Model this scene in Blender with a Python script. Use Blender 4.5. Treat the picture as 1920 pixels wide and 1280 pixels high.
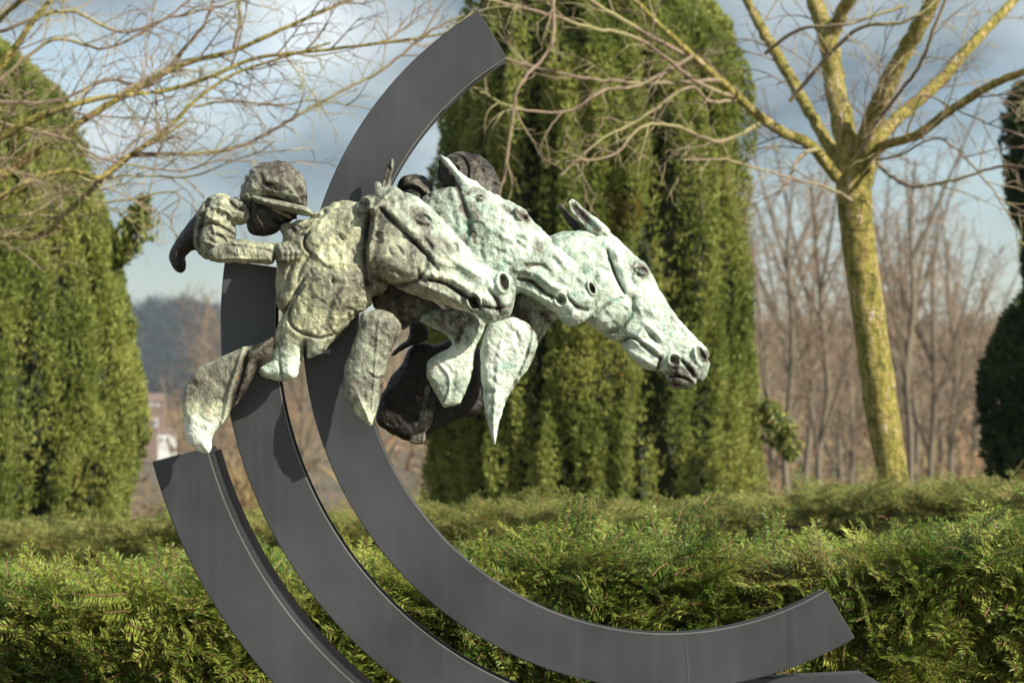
import bpy, math, random
import numpy as np
from mathutils import Vector, Matrix
random.seed(7); RNG = np.random.default_rng(11)
R = math.radians
for o in list(bpy.data.objects): bpy.data.objects.remove(o)
sc = bpy.context.scene
col = sc.collection

# ------------------------------------------------------------------ camera
D = 5.44                      # metres from the lens to the sculpture
EYE = 1.6
VY = 780.0                    # horizon row in the 1920 x 1280 photograph
cam_d = bpy.data.cameras.new('camera')
cam = bpy.data.objects.new('camera', cam_d); col.objects.link(cam)
cam.location = (0, -D, EYE); cam.rotation_euler = (R(90), 0, 0)
cam_d.sensor_width = 36; cam_d.lens = 36 * D / 1.92
cam_d.shift_y = (VY - 640) / 1920
cam_d.clip_start = 0.1; cam_d.clip_end = 6000
cam_d.dof.use_dof = True; cam_d.dof.focus_distance = D - 0.0
cam_d.dof.aperture_fstop = 10
sc.camera = cam

# ------------------------------------------------------------------ light
SUN = Vector((0.711, -0.444, 0.545)).normalized()
w = bpy.data.worlds.new('World'); sc.world = w; w.use_nodes = True
nt = w.node_tree; N = nt.nodes; L = nt.links
for n in list(N): N.remove(n)
out = N.new('ShaderNodeOutputWorld'); bg = N.new('ShaderNodeBackground'); bg.inputs[1].default_value = 0.085
sky = N.new('ShaderNodeTexSky'); sky.sky_type = 'NISHITA'; sky.sun_disc = False
sky.sun_elevation = math.asin(SUN.z); sky.sun_rotation = math.atan2(SUN.x, SUN.y)
sky.air_density = 1.0; sky.dust_density = 0.6; sky.ozone_density = 2.0
tc = N.new('ShaderNodeTexCoord'); mp = N.new('ShaderNodeMapping')
mp.inputs['Scale'].default_value = (5.0, 5.0, 15.0); mp.inputs['Location'].default_value = (1.9, 0.3, 2.45)
L.new(tc.outputs['Generated'], mp.inputs[0])
n1 = N.new('ShaderNodeTexNoise'); n1.inputs['Scale'].default_value = 1.0; n1.inputs['Detail'].default_value = 5; n1.inputs['Roughness'].default_value = .52
L.new(mp.outputs[0], n1.inputs['Vector'])
cr = N.new('ShaderNodeValToRGB'); cr.color_ramp.elements[0].position = .30; cr.color_ramp.elements[1].position = .49
L.new(n1.outputs['Fac'], cr.inputs[0])
mp2 = N.new('ShaderNodeMapping'); mp2.inputs['Scale'].default_value = (7, 7, 15); mp2.inputs['Location'].default_value = (4.2, 2.0, 1.0)
L.new(tc.outputs['Generated'], mp2.inputs[0])
n2 = N.new('ShaderNodeTexNoise'); n2.inputs['Scale'].default_value = 1.0; n2.inputs['Detail'].default_value = 4; n2.inputs['Roughness'].default_value = .5
L.new(mp2.outputs[0], n2.inputs['Vector'])
cc = N.new('ShaderNodeValToRGB')
e = cc.color_ramp.elements; e[0].position = .42; e[0].color = (1.55, 2.15, 2.6, 1); e[1].position = .70; e[1].color = (7.9, 8.6, 8.8, 1)
L.new(n2.outputs['Fac'], cc.inputs[0])
# clouds thin out towards the skyline, all the way round
sp = N.new('ShaderNodeSeparateXYZ'); L.new(tc.outputs['Generated'], sp.inputs[0])
mr = N.new('ShaderNodeMapRange'); mr.inputs[1].default_value = .045; mr.inputs[2].default_value = .095; mr.inputs[3].default_value = .25; mr.inputs[4].default_value = .95
L.new(sp.outputs['Z'], mr.inputs[0])
mu = N.new('ShaderNodeMath'); mu.operation = 'MULTIPLY'; L.new(cr.outputs[0], mu.inputs[0]); L.new(mr.outputs[0], mu.inputs[1])
mx = N.new('ShaderNodeMixRGB'); L.new(mu.outputs[0], mx.inputs[0]); L.new(sky.outputs[0], mx.inputs[1]); L.new(cc.outputs[0], mx.inputs[2])
L.new(mx.outputs[0], bg.inputs[0]); L.new(bg.outputs[0], out.inputs[0])

sd = bpy.data.lights.new('sun', 'SUN'); sd.energy = 5.0; sd.angle = R(0.5); sd.color = (1.0, .93, .79)
so = bpy.data.objects.new('sun', sd); col.objects.link(so)
so.rotation_euler = (-SUN).to_track_quat('-Z', 'Y').to_euler()
vs = sc.view_settings; vs.view_transform = 'Standard'; vs.look = 'None'; vs.exposure = 0.64; vs.gamma = 1; vs.use_curve_mapping = False
sc.cycles.max_bounces = 5; sc.cycles.transparent_max_bounces = 4

# ------------------------------------------------------------------ helpers
def P(px, py, dist):
    k = dist / D / 1000.0
    return np.array(((px - 960) * k, dist - D, EYE + (VY - py) * k))
def tag(o, label=None, cat=None, group=None, kind=None):
    if label: o['label'] = label
    if cat: o['category'] = cat
    if group: o['group'] = group
    if kind: o['kind'] = kind
    return o
def empty(name, loc, label, cat, group=None):
    o = bpy.data.objects.new(name, None); col.objects.link(o); o.location = loc; o.empty_display_size = .1
    return tag(o, label, cat, group)
def put(name, me, mat, parent=None, smooth=False):
    o = bpy.data.objects.new(name, me); col.objects.link(o)
    if mat is not None and not me.materials: me.materials.append(mat)
    me.polygons.foreach_set('use_smooth', np.full(len(me.polygons), bool(smooth)))
    if parent is not None:
        o.parent = parent
        me_root = parent
        off = Vector((0, 0, 0))
        while me_root is not None: off += me_root.location; me_root = me_root.parent
        o.location = -off            # vertices are written in world space
    return o
def rebase(o):                       # move a world-space mesh's origin to its own centre
    me = o.data; n = len(me.vertices)
    co = np.empty(n * 3, np.float32); me.vertices.foreach_get('co', co); co = co.reshape(-1, 3)
    c = (co.min(0) + co.max(0)) / 2
    return o
def mesh_from(name, V, F=None, quads=None, tris=None, attrs=None):
    me = bpy.data.meshes.new(name)
    V = np.asarray(V, np.float32)
    arr = []
    me.vertices.add(len(V)); me.vertices.foreach_set('co', V.ravel())
    loops = []; starts = []; tot = 0; totals = []
    for A, k in ((quads, 4), (tris, 3)):
        if A is not None and len(A):
            A = np.asarray(A, np.int32)
            loops.append(A.ravel()); starts.append(tot + np.arange(len(A)) * k); tot += A.size
            totals.append(np.full(len(A), k))
    if F is not None:
        for f in F:
            loops.append(np.array(f, np.int32)); starts.append(np.array([tot])); tot += len(f)
    loops = np.concatenate(loops).astype(np.int32); starts = np.concatenate(starts).astype(np.int32)
    me.loops.add(len(loops)); me.loops.foreach_set('vertex_index', loops)
    me.polygons.add(len(starts)); me.polygons.foreach_set('loop_start', starts)
    me.update(calc_edges=True)
    me.validate()
    for k, v in (attrs or {}).items():
        a = me.attributes.new(k, 'FLOAT', 'POINT')
        if len(a.data) == len(v): a.data.foreach_set('value', np.asarray(v, np.float32))
    return me

# ------------------------------------------------------------------ materials
def newmat(name):
    m = bpy.data.materials.new(name); m.use_nodes = True
    nt = m.node_tree; b = nt.nodes['Principled BSDF']
    return m, nt, b
def noise(nt, scale, detail=4, rough=.55, vec=None, dist=0):
    n = nt.nodes.new('ShaderNodeTexNoise'); n.inputs['Scale'].default_value = scale
    n.inputs['Detail'].default_value = detail; n.inputs['Roughness'].default_value = rough
    n.inputs['Distortion'].default_value = dist
    if vec is not None: nt.links.new(vec, n.inputs['Vector'])
    return n
def ramp(nt, fac, stops):
    r = nt.nodes.new('ShaderNodeValToRGB'); el = r.color_ramp.elements
    while len(el) < len(stops): el.new(.5)
    for e_, (p, c) in zip(el, stops): e_.position = p; e_.color = tuple(c) + (1,) if len(c) == 3 else c
    nt.links.new(fac, r.inputs[0]); return r
def math_(nt, op, a, b=None):
    m = nt.nodes.new('ShaderNodeMath'); m.operation = op
    for i, v in enumerate((a, b)):
        if v is None: continue
        if isinstance(v, (int, float)): m.inputs[i].default_value = v
        else: nt.links.new(v, m.inputs[i])
    return m.outputs[0]
def mixc(nt, fac, a, b, mode='MIX'):
    m = nt.nodes.new('ShaderNodeMixRGB'); m.blend_type = mode
    for i, v in enumerate((fac, a, b)):
        if isinstance(v, (int, float)): m.inputs[i].default_value = v
        elif isinstance(v, tuple): m.inputs[i].default_value = v + (1,)
        else: nt.links.new(v, m.inputs[i])
    return m.outputs[0]
def attr(nt, name):
    a = nt.nodes.new('ShaderNodeAttribute'); a.attribute_name = name; return a.outputs['Fac']
def bump(nt, b, h, strength, dist):
    n = nt.nodes.new('ShaderNodeBump'); n.inputs['Strength'].default_value = strength; n.inputs['Distance'].default_value = dist
    nt.links.new(h, n.inputs['Height']); nt.links.new(n.outputs[0], b.inputs['Normal'])

def bronze():
    m, nt, b = newmat('patinated_bronze')
    geo = nt.nodes.new('ShaderNodeNewGeometry'); pos = geo.outputs['Position']
    a = noise(nt, 17, 4, .6, pos, .3).outputs['Fac']; c = noise(nt, 62, 5, .75, pos, .35).outputs['Fac']
    g = noise(nt, 210, 3, .6, pos).outputs['Fac']
    s = math_(nt, 'ADD', math_(nt, 'MULTIPLY', a, .85), math_(nt, 'MULTIPLY', c, .70))
    s = math_(nt, 'ADD', s, math_(nt, 'MULTIPLY', g, .30))
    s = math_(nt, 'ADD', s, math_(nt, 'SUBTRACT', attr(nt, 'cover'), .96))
    qd = nt.nodes.new('ShaderNodeMapping'); qd.inputs['Scale'].default_value = (1, 1, .16); nt.links.new(pos, qd.inputs[0])
    dr = noise(nt, 90, 3, .6, qd.outputs[0]).outputs['Fac']
    s = math_(nt, 'ADD', s, math_(nt, 'MULTIPLY', math_(nt, 'SUBTRACT', dr, .5), .5))
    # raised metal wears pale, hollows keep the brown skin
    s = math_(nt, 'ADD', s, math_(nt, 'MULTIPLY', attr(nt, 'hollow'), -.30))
    ry = ramp(nt, s, [(.08, (.014, .011, .008)), (.26, (.06, .05, .036)), (.38, (.14, .135, .10)), (.54, (.24, .245, .175)), (.68, (.42, .43, .27)), (.82, (.72, .72, .47))])  # near-black lowest stops carry the shade painted at zero cover
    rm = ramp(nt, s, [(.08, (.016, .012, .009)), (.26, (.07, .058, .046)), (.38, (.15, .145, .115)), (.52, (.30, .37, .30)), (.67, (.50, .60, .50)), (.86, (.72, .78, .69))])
    colr = mixc(nt, attr(nt, 'mint'), ry.outputs[0], rm.outputs[0])
    t = ramp(nt, noise(nt, 30, 3, .5, pos, .5).outputs['Fac'], [(.60, (0, 0, 0)), (.70, (1, 1, 1))])
    teal = math_(nt, 'MULTIPLY', math_(nt, 'MULTIPLY', t.outputs[0], attr(nt, 'mint')), .55)
    colr = mixc(nt, teal, colr, (.20, .42, .34))
    rst = ramp(nt, noise(nt, 38, 2, .5, math_vec(nt, pos, (3.1, 7.7, 1.3))).outputs['Fac'], [(.70, (0, 0, 0)), (.76, (1, 1, 1))])
    colr = mixc(nt, math_(nt, 'MULTIPLY', rst.outputs[0], .4), colr, (.36, .22, .11))
    nt.links.new(colr, b.inputs['Base Color'])
    b.inputs['Roughness'].default_value = .5; b.inputs['Specular IOR Level'].default_value = .5
    h = math_(nt, 'ADD', math_(nt, 'MULTIPLY', c, .7), math_(nt, 'MULTIPLY', g, .35))
    bump(nt, b, h, .85, .006)
    return m
def math_vec(nt, v, off):
    n = nt.nodes.new('ShaderNodeVectorMath'); n.operation = 'ADD'; nt.links.new(v, n.inputs[0]); n.inputs[1].default_value = off
    return n.outputs[0]
def steel(name, base, rough, edge=False):
    m, nt, b = newmat(name)
    pos = nt.nodes.new('ShaderNodeNewGeometry').outputs['Position']
    n = noise(nt, 3.4, 3, .5, pos).outputs['Fac']; f = noise(nt, 420, 2, .7, pos).outputs['Fac']; p = noise(nt, 60, 4, .7, pos).outputs['Fac']
    k = tuple(x * .62 for x in base); h = tuple(x * 1.45 for x in base)
    r = ramp(nt, n, [(.3, k), (.7, h)])  # slow light-dark noise paints soft reflections into the base colour
    c = mixc(nt, math_(nt, 'MULTIPLY', f, .35), r.outputs[0], tuple(x * 1.7 for x in base))
    dust = ramp(nt, p, [(.66, (0, 0, 0)), (.8, (1, 1, 1))])
    wq = nt.nodes.new('ShaderNodeMapping'); wq.inputs['Scale'].default_value = (45, 45, 3.5); nt.links.new(pos, wq.inputs[0])
    wr = ramp(nt, noise(nt, 1, 3, .6, wq.outputs[0]).outputs['Fac'], [(.50, (0, 0, 0)), (.75, (1, 1, 1))])
    c = mixc(nt, math_(nt, 'MULTIPLY', wr.outputs[0], .30), c, tuple(x * 1.9 for x in base))
    c = mixc(nt, math_(nt, 'MULTIPLY', dust.outputs[0], .5), c, tuple(x * 2.6 for x in base))
    if not edge:
        # fine scratches
        tcn = nt.nodes.new('ShaderNodeMapping'); tcn.inputs['Rotation'].default_value = (0, .7, 0); tcn.inputs['Scale'].default_value = (240, 30, 22)
        nt.links.new(pos, tcn.inputs[0]); sn = noise(nt, 1, 2, .5, tcn.outputs[0])
        sr = ramp(nt, sn.outputs['Fac'], [(.77, (0, 0, 0)), (.80, (1, 1, 1))])
        c = mixc(nt, math_(nt, 'MULTIPLY', sr.outputs[0], .16), c, (.22, .22, .21))
    nt.links.new(c, b.inputs['Base Color'])
    rr = ramp(nt, noise(nt, 9, 4, .6, pos).outputs['Fac'], [(.3, (rough - .08,) * 3), (.7, (rough + .1,) * 3)])
    nt.links.new(rr.outputs[0], b.inputs['Roughness'])
    b.inputs['Metallic'].default_value = .25
    lw = noise(nt, 7, 2, .5, pos).outputs['Fac']
    bump(nt, b, math_(nt, 'ADD', math_(nt, 'MULTIPLY', f, .04), math_(nt, 'MULTIPLY', lw, 3.0)), .35, .004)
    return m
def leafmat(name, c0, c1, c2, rough=.45, trans=.25, brown=None, bf=.93):
    m, nt, b = newmat(name)
    a = attr(nt, 'rnd')
    st = [(0, c0), (.45, c1), (.9, c2)]
    if brown is not None: st = [(0, c0), (.4, c1), (bf - .03, c2), (bf, brown)]
    r = ramp(nt, a, st)
    pos = nt.nodes.new('ShaderNodeNewGeometry').outputs['Position']
    c = r.outputs[0]
    if brown is not None:
        n = ramp(nt, noise(nt, 2.6, 4, .6, pos).outputs['Fac'], [(.60, (0, 0, 0)), (.72, (1, 1, 1))])
        c = mixc(nt, math_(nt, 'MULTIPLY', n.outputs[0], .55), c, brown)
    nt.links.new(c, b.inputs['Base Color']); b.inputs['Roughness'].default_value = rough; b.inputs['Specular IOR Level'].default_value = .3
    t = nt.nodes.new('ShaderNodeBsdfTranslucent'); nt.links.new(c, t.inputs[0])
    mxs = nt.nodes.new('ShaderNodeMixShader'); mxs.inputs[0].default_value = trans
    nt.links.new(b.outputs[0], mxs.inputs[1]); nt.links.new(t.outputs[0], mxs.inputs[2])
    nt.links.new(mxs.outputs[0], nt.nodes['Material Output'].inputs[0])
    return m
def rough_mat(name, stops, scale, rough=.85, bs=.3, bd=.01, dist=0, zs=1.0):
    m, nt, b = newmat(name)
    pos = nt.nodes.new('ShaderNodeNewGeometry').outputs['Position']
    if zs != 1.0:
        q = nt.nodes.new('ShaderNodeMapping'); q.inputs['Scale'].default_value = (1, 1, zs); nt.links.new(pos, q.inputs[0]); pos = q.outputs[0]
    n = noise(nt, scale, 6, .65, pos, dist)
    r = ramp(nt, n.outputs['Fac'], stops)
    nt.links.new(r.outputs[0], b.inputs['Base Color']); b.inputs['Roughness'].default_value = rough
    bump(nt, b, n.outputs['Fac'], bs, bd)
    return m
M_BRONZE = bronze()
M_STEEL = steel('dark_painted_steel', (.050, .053, .058), .44)
M_EDGE = steel('lit_steel_edge', (.15, .148, .14), .5, True)  # pale tone puts the brightness of lit edges into the steel
M_BLACK = steel('channel_shade_black', (.006, .006, .007), .6, True)  # near-black paints the shade inside the channel and gap
M_YEW_NEAR = leafmat('yew_needles', (.028, .066, .012), (.115, .185, .028), (.48, .50, .10), .42, .36, (.26, .16, .07), .955)
M_YEW_FAR = leafmat('clipped_yew_needles', (.05, .09, .02), (.145, .19, .038), (.36, .37, .10), .5, .36, (.22, .15, .06), .93)
M_YEW_COL = leafmat('column_yew_foliage', (.105, .15, .032), (.26, .315, .078), (.48, .48, .14), .6, .38, (.27, .16, .045), .955)
M_YEW_DARK = leafmat('shaded_conifer_foliage', (.02, .04, .018), (.04, .07, .028), (.08, .11, .045), .6, .1)  # dark green with the shade over the right-edge conifers put in
M_STEM = rough_mat('yew_stem_bark', [(.3, (.16, .085, .04)), (.7, (.30, .18, .09))], 60)
M_CORE = rough_mat('hedge_core_dark', [(.3, (.008, .010, .005)), (.7, (.022, .022, .012))], 30)  # near-black colour stands for the shade deep inside the hedge
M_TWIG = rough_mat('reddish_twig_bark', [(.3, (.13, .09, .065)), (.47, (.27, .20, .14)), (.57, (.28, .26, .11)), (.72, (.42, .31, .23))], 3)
M_CORE2 = rough_mat('yew_core_dark', [(.3, (.012, .018, .006)), (.7, (.04, .055, .018))], 40)  # dark colour stands for the shade in gaps between plumes
def trunk_mat():
    m, nt, b = newmat('lichened_birch_bark')
    pos = nt.nodes.new('ShaderNodeNewGeometry').outputs['Position']
    q = nt.nodes.new('ShaderNodeMapping'); q.inputs['Scale'].default_value = (1, 1, .35); nt.links.new(pos, q.inputs[0])
    a = noise(nt, 30, 6, .75, q.outputs[0], .8).outputs['Fac']
    r = ramp(nt, a, [(.32, (.05, .045, .02)), (.41, (.20, .19, .03)), (.49, (.44, .39, .07)), (.57, (.58, .44, .14)), (.65, (.78, .67, .52))])
    q2 = nt.nodes.new('ShaderNodeMapping'); q2.inputs['Scale'].default_value = (1, 1, 3.0); nt.links.new(pos, q2.inputs[0])
    v = noise(nt, 22, 5, .7, q2.outputs[0], .3).outputs['Fac']
    v2 = ramp(nt, v, [(.56, (0, 0, 0)), (.64, (1, 1, 1))])
    c = mixc(nt, math_(nt, 'MULTIPLY', v2.outputs[0], .8), r.outputs[0], (.045, .035, .02))
    o_ = ramp(nt, noise(nt, 7, 3, .5, q.outputs[0]).outputs['Fac'], [(.60, (0, 0, 0)), (.68, (1, 1, 1))])
    c = mixc(nt, math_(nt, 'MULTIPLY', o_.outputs[0], .55), c, (.36, .17, .07))
    nt.links.new(c, b.inputs['Base Color']); b.inputs['Roughness'].default_value = .8
    bump(nt, b, math_(nt, 'ADD', a, v), 1.0, .035)
    return m
M_TRUNK = trunk_mat()

# ------------------------------------------------------------------ sculpting toolkit: signed distance fields meshed with surface nets
def smooth_poly(pts, n=4):
    p = np.array(pts, float); m = len(p); outp = []
    for i in range(m):
        a, b, c, d = p[i - 1], p[i], p[(i + 1) % m], p[(i + 2) % m]
        for t in np.arange(n) / n:
            outp.append(.5 * ((2 * b) + (-a + c) * t + (2 * a - 5 * b + 4 * c - d) * t * t + (-a + 3 * b - 3 * c + d) * t ** 3))
    return np.array(outp)
def seg_dist(U, V, a, b):
    d = (b[0] - a[0], b[1] - a[1]); L2 = d[0] ** 2 + d[1] ** 2 + 1e-9
    t = np.clip(((U - a[0]) * d[0] + (V - a[1]) * d[1]) / L2, 0, 1)
    return (U - a[0] - t * d[0]) ** 2 + (V - a[1] - t * d[1]) ** 2, t
def lattice(shape, cell, rng):
    dims = [int(math.ceil(s / cell)) + 2 for s in shape]
    g = rng.standard_normal(dims).astype(np.float32)
    for ax, s in enumerate(shape):
        x = np.arange(s) / cell; i = x.astype(int); f = x - i; f = f * f * (3 - 2 * f)
        W = np.zeros((s, dims[ax]), np.float32); W[np.arange(s), i] = 1 - f; W[np.arange(s), i + 1] = f
        g = np.moveaxis(np.tensordot(W, g, axes=(1, ax)), 0, ax)
    return g
class Sculpt:
    def __init__(s, u0, u1, v0, v1, w0, w1, h=2.0, seed=1):
        s.h = h; s.o = (u0, v0, w0)
        s.u = np.arange(u0, u1, h, dtype=np.float32); s.v = np.arange(v0, v1, h, dtype=np.float32); s.w = np.arange(w0, w1, h, dtype=np.float32)
        s.U2, s.V2 = np.meshgrid(s.u, s.v, indexing='ij')
        s.F = np.full((len(s.u), len(s.v), len(s.w)), 40.0, np.float32)
        s.rng = np.random.default_rng(seed); s.hol = np.zeros(s.U2.shape, np.float32)
        s.mid = np.zeros(s.U2.shape, np.float32); s.dirn = .75
    def d2(s, path, closed=False):
        p = np.array(path, float); m = len(p); best = np.full(s.U2.shape, 1e9); tt = np.zeros(s.U2.shape)
        for i in range(m if closed else m - 1):
            d, t = seg_dist(s.U2, s.V2, p[i], p[(i + 1) % m]); k = d < best
            best = np.where(k, d, best); tt = np.where(k, i + t, tt)
        return np.sqrt(best), tt / max(1, m - 1)
    def poly2(s, pts, sm=4):
        p = smooth_poly(pts, sm) if sm > 1 else np.array(pts, float)
        d, _ = s.d2(p, True); ins = np.zeros(s.U2.shape, bool); m = len(p)
        for i in range(m):
            a, b = p[i], p[(i + 1) % m]
            if a[1] == b[1]: continue
            c = ((a[1] > s.V2) != (b[1] > s.V2)) & (s.U2 < (b[0] - a[0]) * (s.V2 - a[1]) / (b[1] - a[1]) + a[0])
            ins ^= c
        return np.where(ins, -d, d)
    def union(s, d, k=6.0):
        hh = np.clip(.5 + .5 * (s.F - d) / k, 0, 1)
        s.F = (s.F * (1 - hh) + d * hh - k * hh * (1 - hh)).astype(np.float32)
    def inflate(s, pts, wc, T, Rr=None, k=6.0, sm=4):
        sd = s.poly2(pts, sm); T = np.asarray(T, np.float32) + 0 * sd; Rr = T * 1.15 if Rr is None else np.asarray(Rr, np.float32) + 0 * sd
        wc = np.asarray(wc, np.float32) + 0 * sd
        s.mid = np.where(sd < 6, wc, s.mid)
        a = np.maximum(Rr + sd, 0)
        q = (s.w[None, None, :] - wc[:, :, None]) * (Rr / T)[:, :, None]
        d = (np.sqrt(a[:, :, None] ** 2 + q * q) - Rr[:, :, None]) * np.minimum(1, T / Rr)[:, :, None]
        s.union(d.astype(np.float32), k); return s
    def ball(s, c, r, k=6.0, sub=False):
        r = r if isinstance(r, (tuple, list)) else (r, r, r)
        q = np.sqrt(((s.U2 - c[0]) / r[0])[:, :, None] ** 2 + ((s.V2 - c[1]) / r[1])[:, :, None] ** 2 + ((s.w - c[2]) / r[2])[None, None, :] ** 2)
        d = ((q - 1) * min(r)).astype(np.float32)
        if sub: s.F = np.maximum(s.F, -d)
        else: s.union(d, k)
        return s
    def rod(s, path, r0, r1=None, k=5.0):
        r1 = r0 if r1 is None else r1; p = np.array(path, float); n = len(p) - 1
        for i in range(n):
            a, b = p[i], p[i + 1]; d = b - a; L2 = (d ** 2).sum() + 1e-9
            X = (s.U2 - a[0])[:, :, None]; Y = (s.V2 - a[1])[:, :, None]; Z = (s.w - a[2])[None, None, :]
            t = np.clip((X * d[0] + Y * d[1] + Z * d[2]) / L2, 0, 1)
            rr = r0 + (r1 - r0) * (i + t) / n
            s.union((np.sqrt((X - t * d[0]) ** 2 + (Y - t * d[1]) ** 2 + (Z - t * d[2]) ** 2) - rr).astype(np.float32), k)
        return s
    def relief(s, f, front=True):           # f > 0 raises, f < 0 carves the camera-side skin
        if front:
            m = 1 / (1 + np.exp(np.clip((s.w[None, None, :] - s.mid[:, :, None] + 4) / 5, -30, 30)))
            s.F -= (f[:, :, None] * m).astype(np.float32)
        else: s.F -= f[:, :, None].astype(np.float32)
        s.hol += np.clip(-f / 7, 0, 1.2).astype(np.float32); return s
    def line(s, path, width, height, sm=True):
        if sm and len(path) > 2:
            p = np.array(path, float); q = []
            for i in range(len(p) - 1):
                a, b, c, d = p[max(i - 1, 0)], p[i], p[i + 1], p[min(i + 2, len(p) - 1)]
                for t in (0, .25, .5, .75): q.append(.5 * ((2 * b) + (-a + c) * t + (2 * a - 5 * b + 4 * c - d) * t * t + (-a + 3 * b - 3 * c + d) * t ** 3))
            q.append(p[-1]); path = q
        d, t = s.d2(path); return s.relief(height * np.exp(-(d / width) ** 2) * (.35 + .65 * np.sin(np.clip(t, .04, .96) * math.pi) ** .5))
    def oval(s, c, rx, ry, ang=0):
        a = R(ang); x = (s.U2 - c[0]) * math.cos(a) + (s.V2 - c[1]) * math.sin(a); y = -(s.U2 - c[0]) * math.sin(a) + (s.V2 - c[1]) * math.cos(a)
        return np.sqrt((x / rx) ** 2 + (y / ry) ** 2)
    def pit(s, c, rx, ry, ang, depth, p=2): return s.relief(-depth * np.exp(-s.oval(c, rx, ry, ang) ** p))
    def knob(s, c, rx, ry, ang, h, p=2): return s.relief(h * np.exp(-s.oval(c, rx, ry, ang) ** p))
    def ring(s, c, rx, ry, ang, h, wd=.3): return s.relief(h * np.exp(-((s.oval(c, rx, ry, ang) - 1) / wd) ** 2))
    def clay(s, big=3.0, small=1.2, cut=1.6):
        sh = s.F.shape
        n = lattice(sh, 16 / s.h * 1.0, s.rng) * big * .5 + lattice(sh, 7 / s.h, s.rng) * small * .7
        n += lattice(sh, 3.6 / s.h + 1, s.rng) * small * .35
        s.F -= n * .8
        ar = (sh[0] * sh[1]) * s.h ** 2; acc = np.zeros(s.U2.shape); m = int(min(150, max(6, ar / 650.0)))
        for i in range(m):
            c = (s.rng.uniform(s.u[0], s.u[-1]), s.rng.uniform(s.v[0], s.v[-1])); a = s.dirn + s.rng.normal() * .45; l = s.rng.uniform(6, 26)
            b = s.rng.normal() * .35; p0 = np.array(c) - l * np.array((math.cos(a - b), math.sin(a - b))) / 2; p1 = np.array(c); p2 = p1 + l * np.array((math.cos(a + b), math.sin(a + b))) / 2
            i0 = max(0, int((min(p0[0], p2[0]) - 14 - s.u[0]) / s.h)); i1 = int((max(p0[0], p2[0]) + 14 - s.u[0]) / s.h) + 1
            j0 = max(0, int((min(p0[1], p2[1]) - 14 - s.v[0]) / s.h)); j1 = int((max(p0[1], p2[1]) + 14 - s.v[0]) / s.h) + 1
            U, V = s.U2[i0:i1, j0:j1], s.V2[i0:i1, j0:j1]
            if U.size == 0: continue
            d = np.sqrt(np.minimum(seg_dist(U, V, p0, p1)[0], seg_dist(U, V, p1, p2)[0])); wd = s.rng.uniform(1.6, 4.2)
            acc[i0:i1, j0:j1] += s.rng.choice((-1.0, -1.2, 1.0)) * cut * wd * .55 * np.exp(-(d / wd) ** 2)
        s.relief(acc)
        return s
    def mesh(s, name, base, cover=.5, mint=0.0, cfun=None):
        F = s.F; nx, ny, nz = F.shape
        F[0] = F[-1] = 9; F[:, 0] = F[:, -1] = 9; F[:, :, 0] = F[:, :, -1] = 9
        S = F < 0
        cnt = np.zeros((nx - 1, ny - 1, nz - 1), np.int8)
        for i in (0, 1):
            for j in (0, 1):
                for k in (0, 1): cnt += S[i:nx - 1 + i, j:ny - 1 + j, k:nz - 1 + k]
        act = (cnt > 0) & (cnt < 8); I, J, K = np.nonzero(act); n = len(I)
        idx = np.full(act.shape, -1, np.int64); idx[I, J, K] = np.arange(n)
        acc = np.zeros((n, 3)); c = np.zeros(n)
        C = {(i, j, k): F[I + i, J + j, K + k] for i in (0, 1) for j in (0, 1) for k in (0, 1)}
        for a in C:
            for ax in range(3):
                if a[ax]: continue
                b = list(a); b[ax] = 1; b = tuple(b); fa, fb = C[a], C[b]; m = (fa < 0) != (fb < 0)
                t = np.where(m, fa / np.where(m, fa - fb, 1), 0)
                for q in range(3): acc[:, q] += np.where(m, a[q] + (t if q == ax else 0), 0)
                c += m
        p = np.stack([I, J, K], 1) + acc / c[:, None]
        Q = []
        for ax, (b, cax) in enumerate(((1, 2), (2, 0), (0, 1))):
            sl0 = [slice(1, -1)] * 3; sl1 = [slice(1, -1)] * 3
            sl0[ax] = slice(0, -1); sl1[ax] = slice(1, None)
            A = S[tuple(sl0)]; B = S[tuple(sl1)]
            for m, flip in ((A & ~B, False), (~A & B, True)):
                g = np.stack(np.nonzero(m), 1)
                for q in range(3):
                    if q != ax: g[:, q] += 1
                e1 = np.zeros(3, int); e1[b] = 1; e2 = np.zeros(3, int); e2[cax] = 1
                f = [idx[tuple((g - x).T)] for x in (e1 + e2, e2, 0 * e1, e1)]
                if flip: f = f[::-1]
                Q.append(np.stack(f, 1))
        Q = np.concatenate(Q); Q = Q[(Q >= 0).all(1)]
        I = np.clip(I, 0, nx - 1)
        uvw = p * s.h + np.array(s.o)
        hol = s.hol[I, J]
        kk = (D + base / 1000) / D / 1000
        # rigid placement: one uniform scale for the whole piece
        X = np.stack([(uvw[:, 0] - 960) * kk, base / 1000 + (uvw[:, 2] - base) / 1000, EYE + (VY - uvw[:, 1]) * kk], 1)
        cv = cover(uvw) if callable(cover) else np.full(n, cover); mt = mint(uvw) if callable(mint) else np.full(n, mint)
        # v axis points down, so the handedness flips
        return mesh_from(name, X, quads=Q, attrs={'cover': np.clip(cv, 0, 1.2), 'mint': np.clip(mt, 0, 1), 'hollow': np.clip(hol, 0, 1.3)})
def flipfix(me):
    import bmesh
    bm = bmesh.new(); bm.from_mesh(me); bmesh.ops.recalc_face_normals(bm, faces=bm.faces); bm.to_mesh(me); bm.free()

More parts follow.
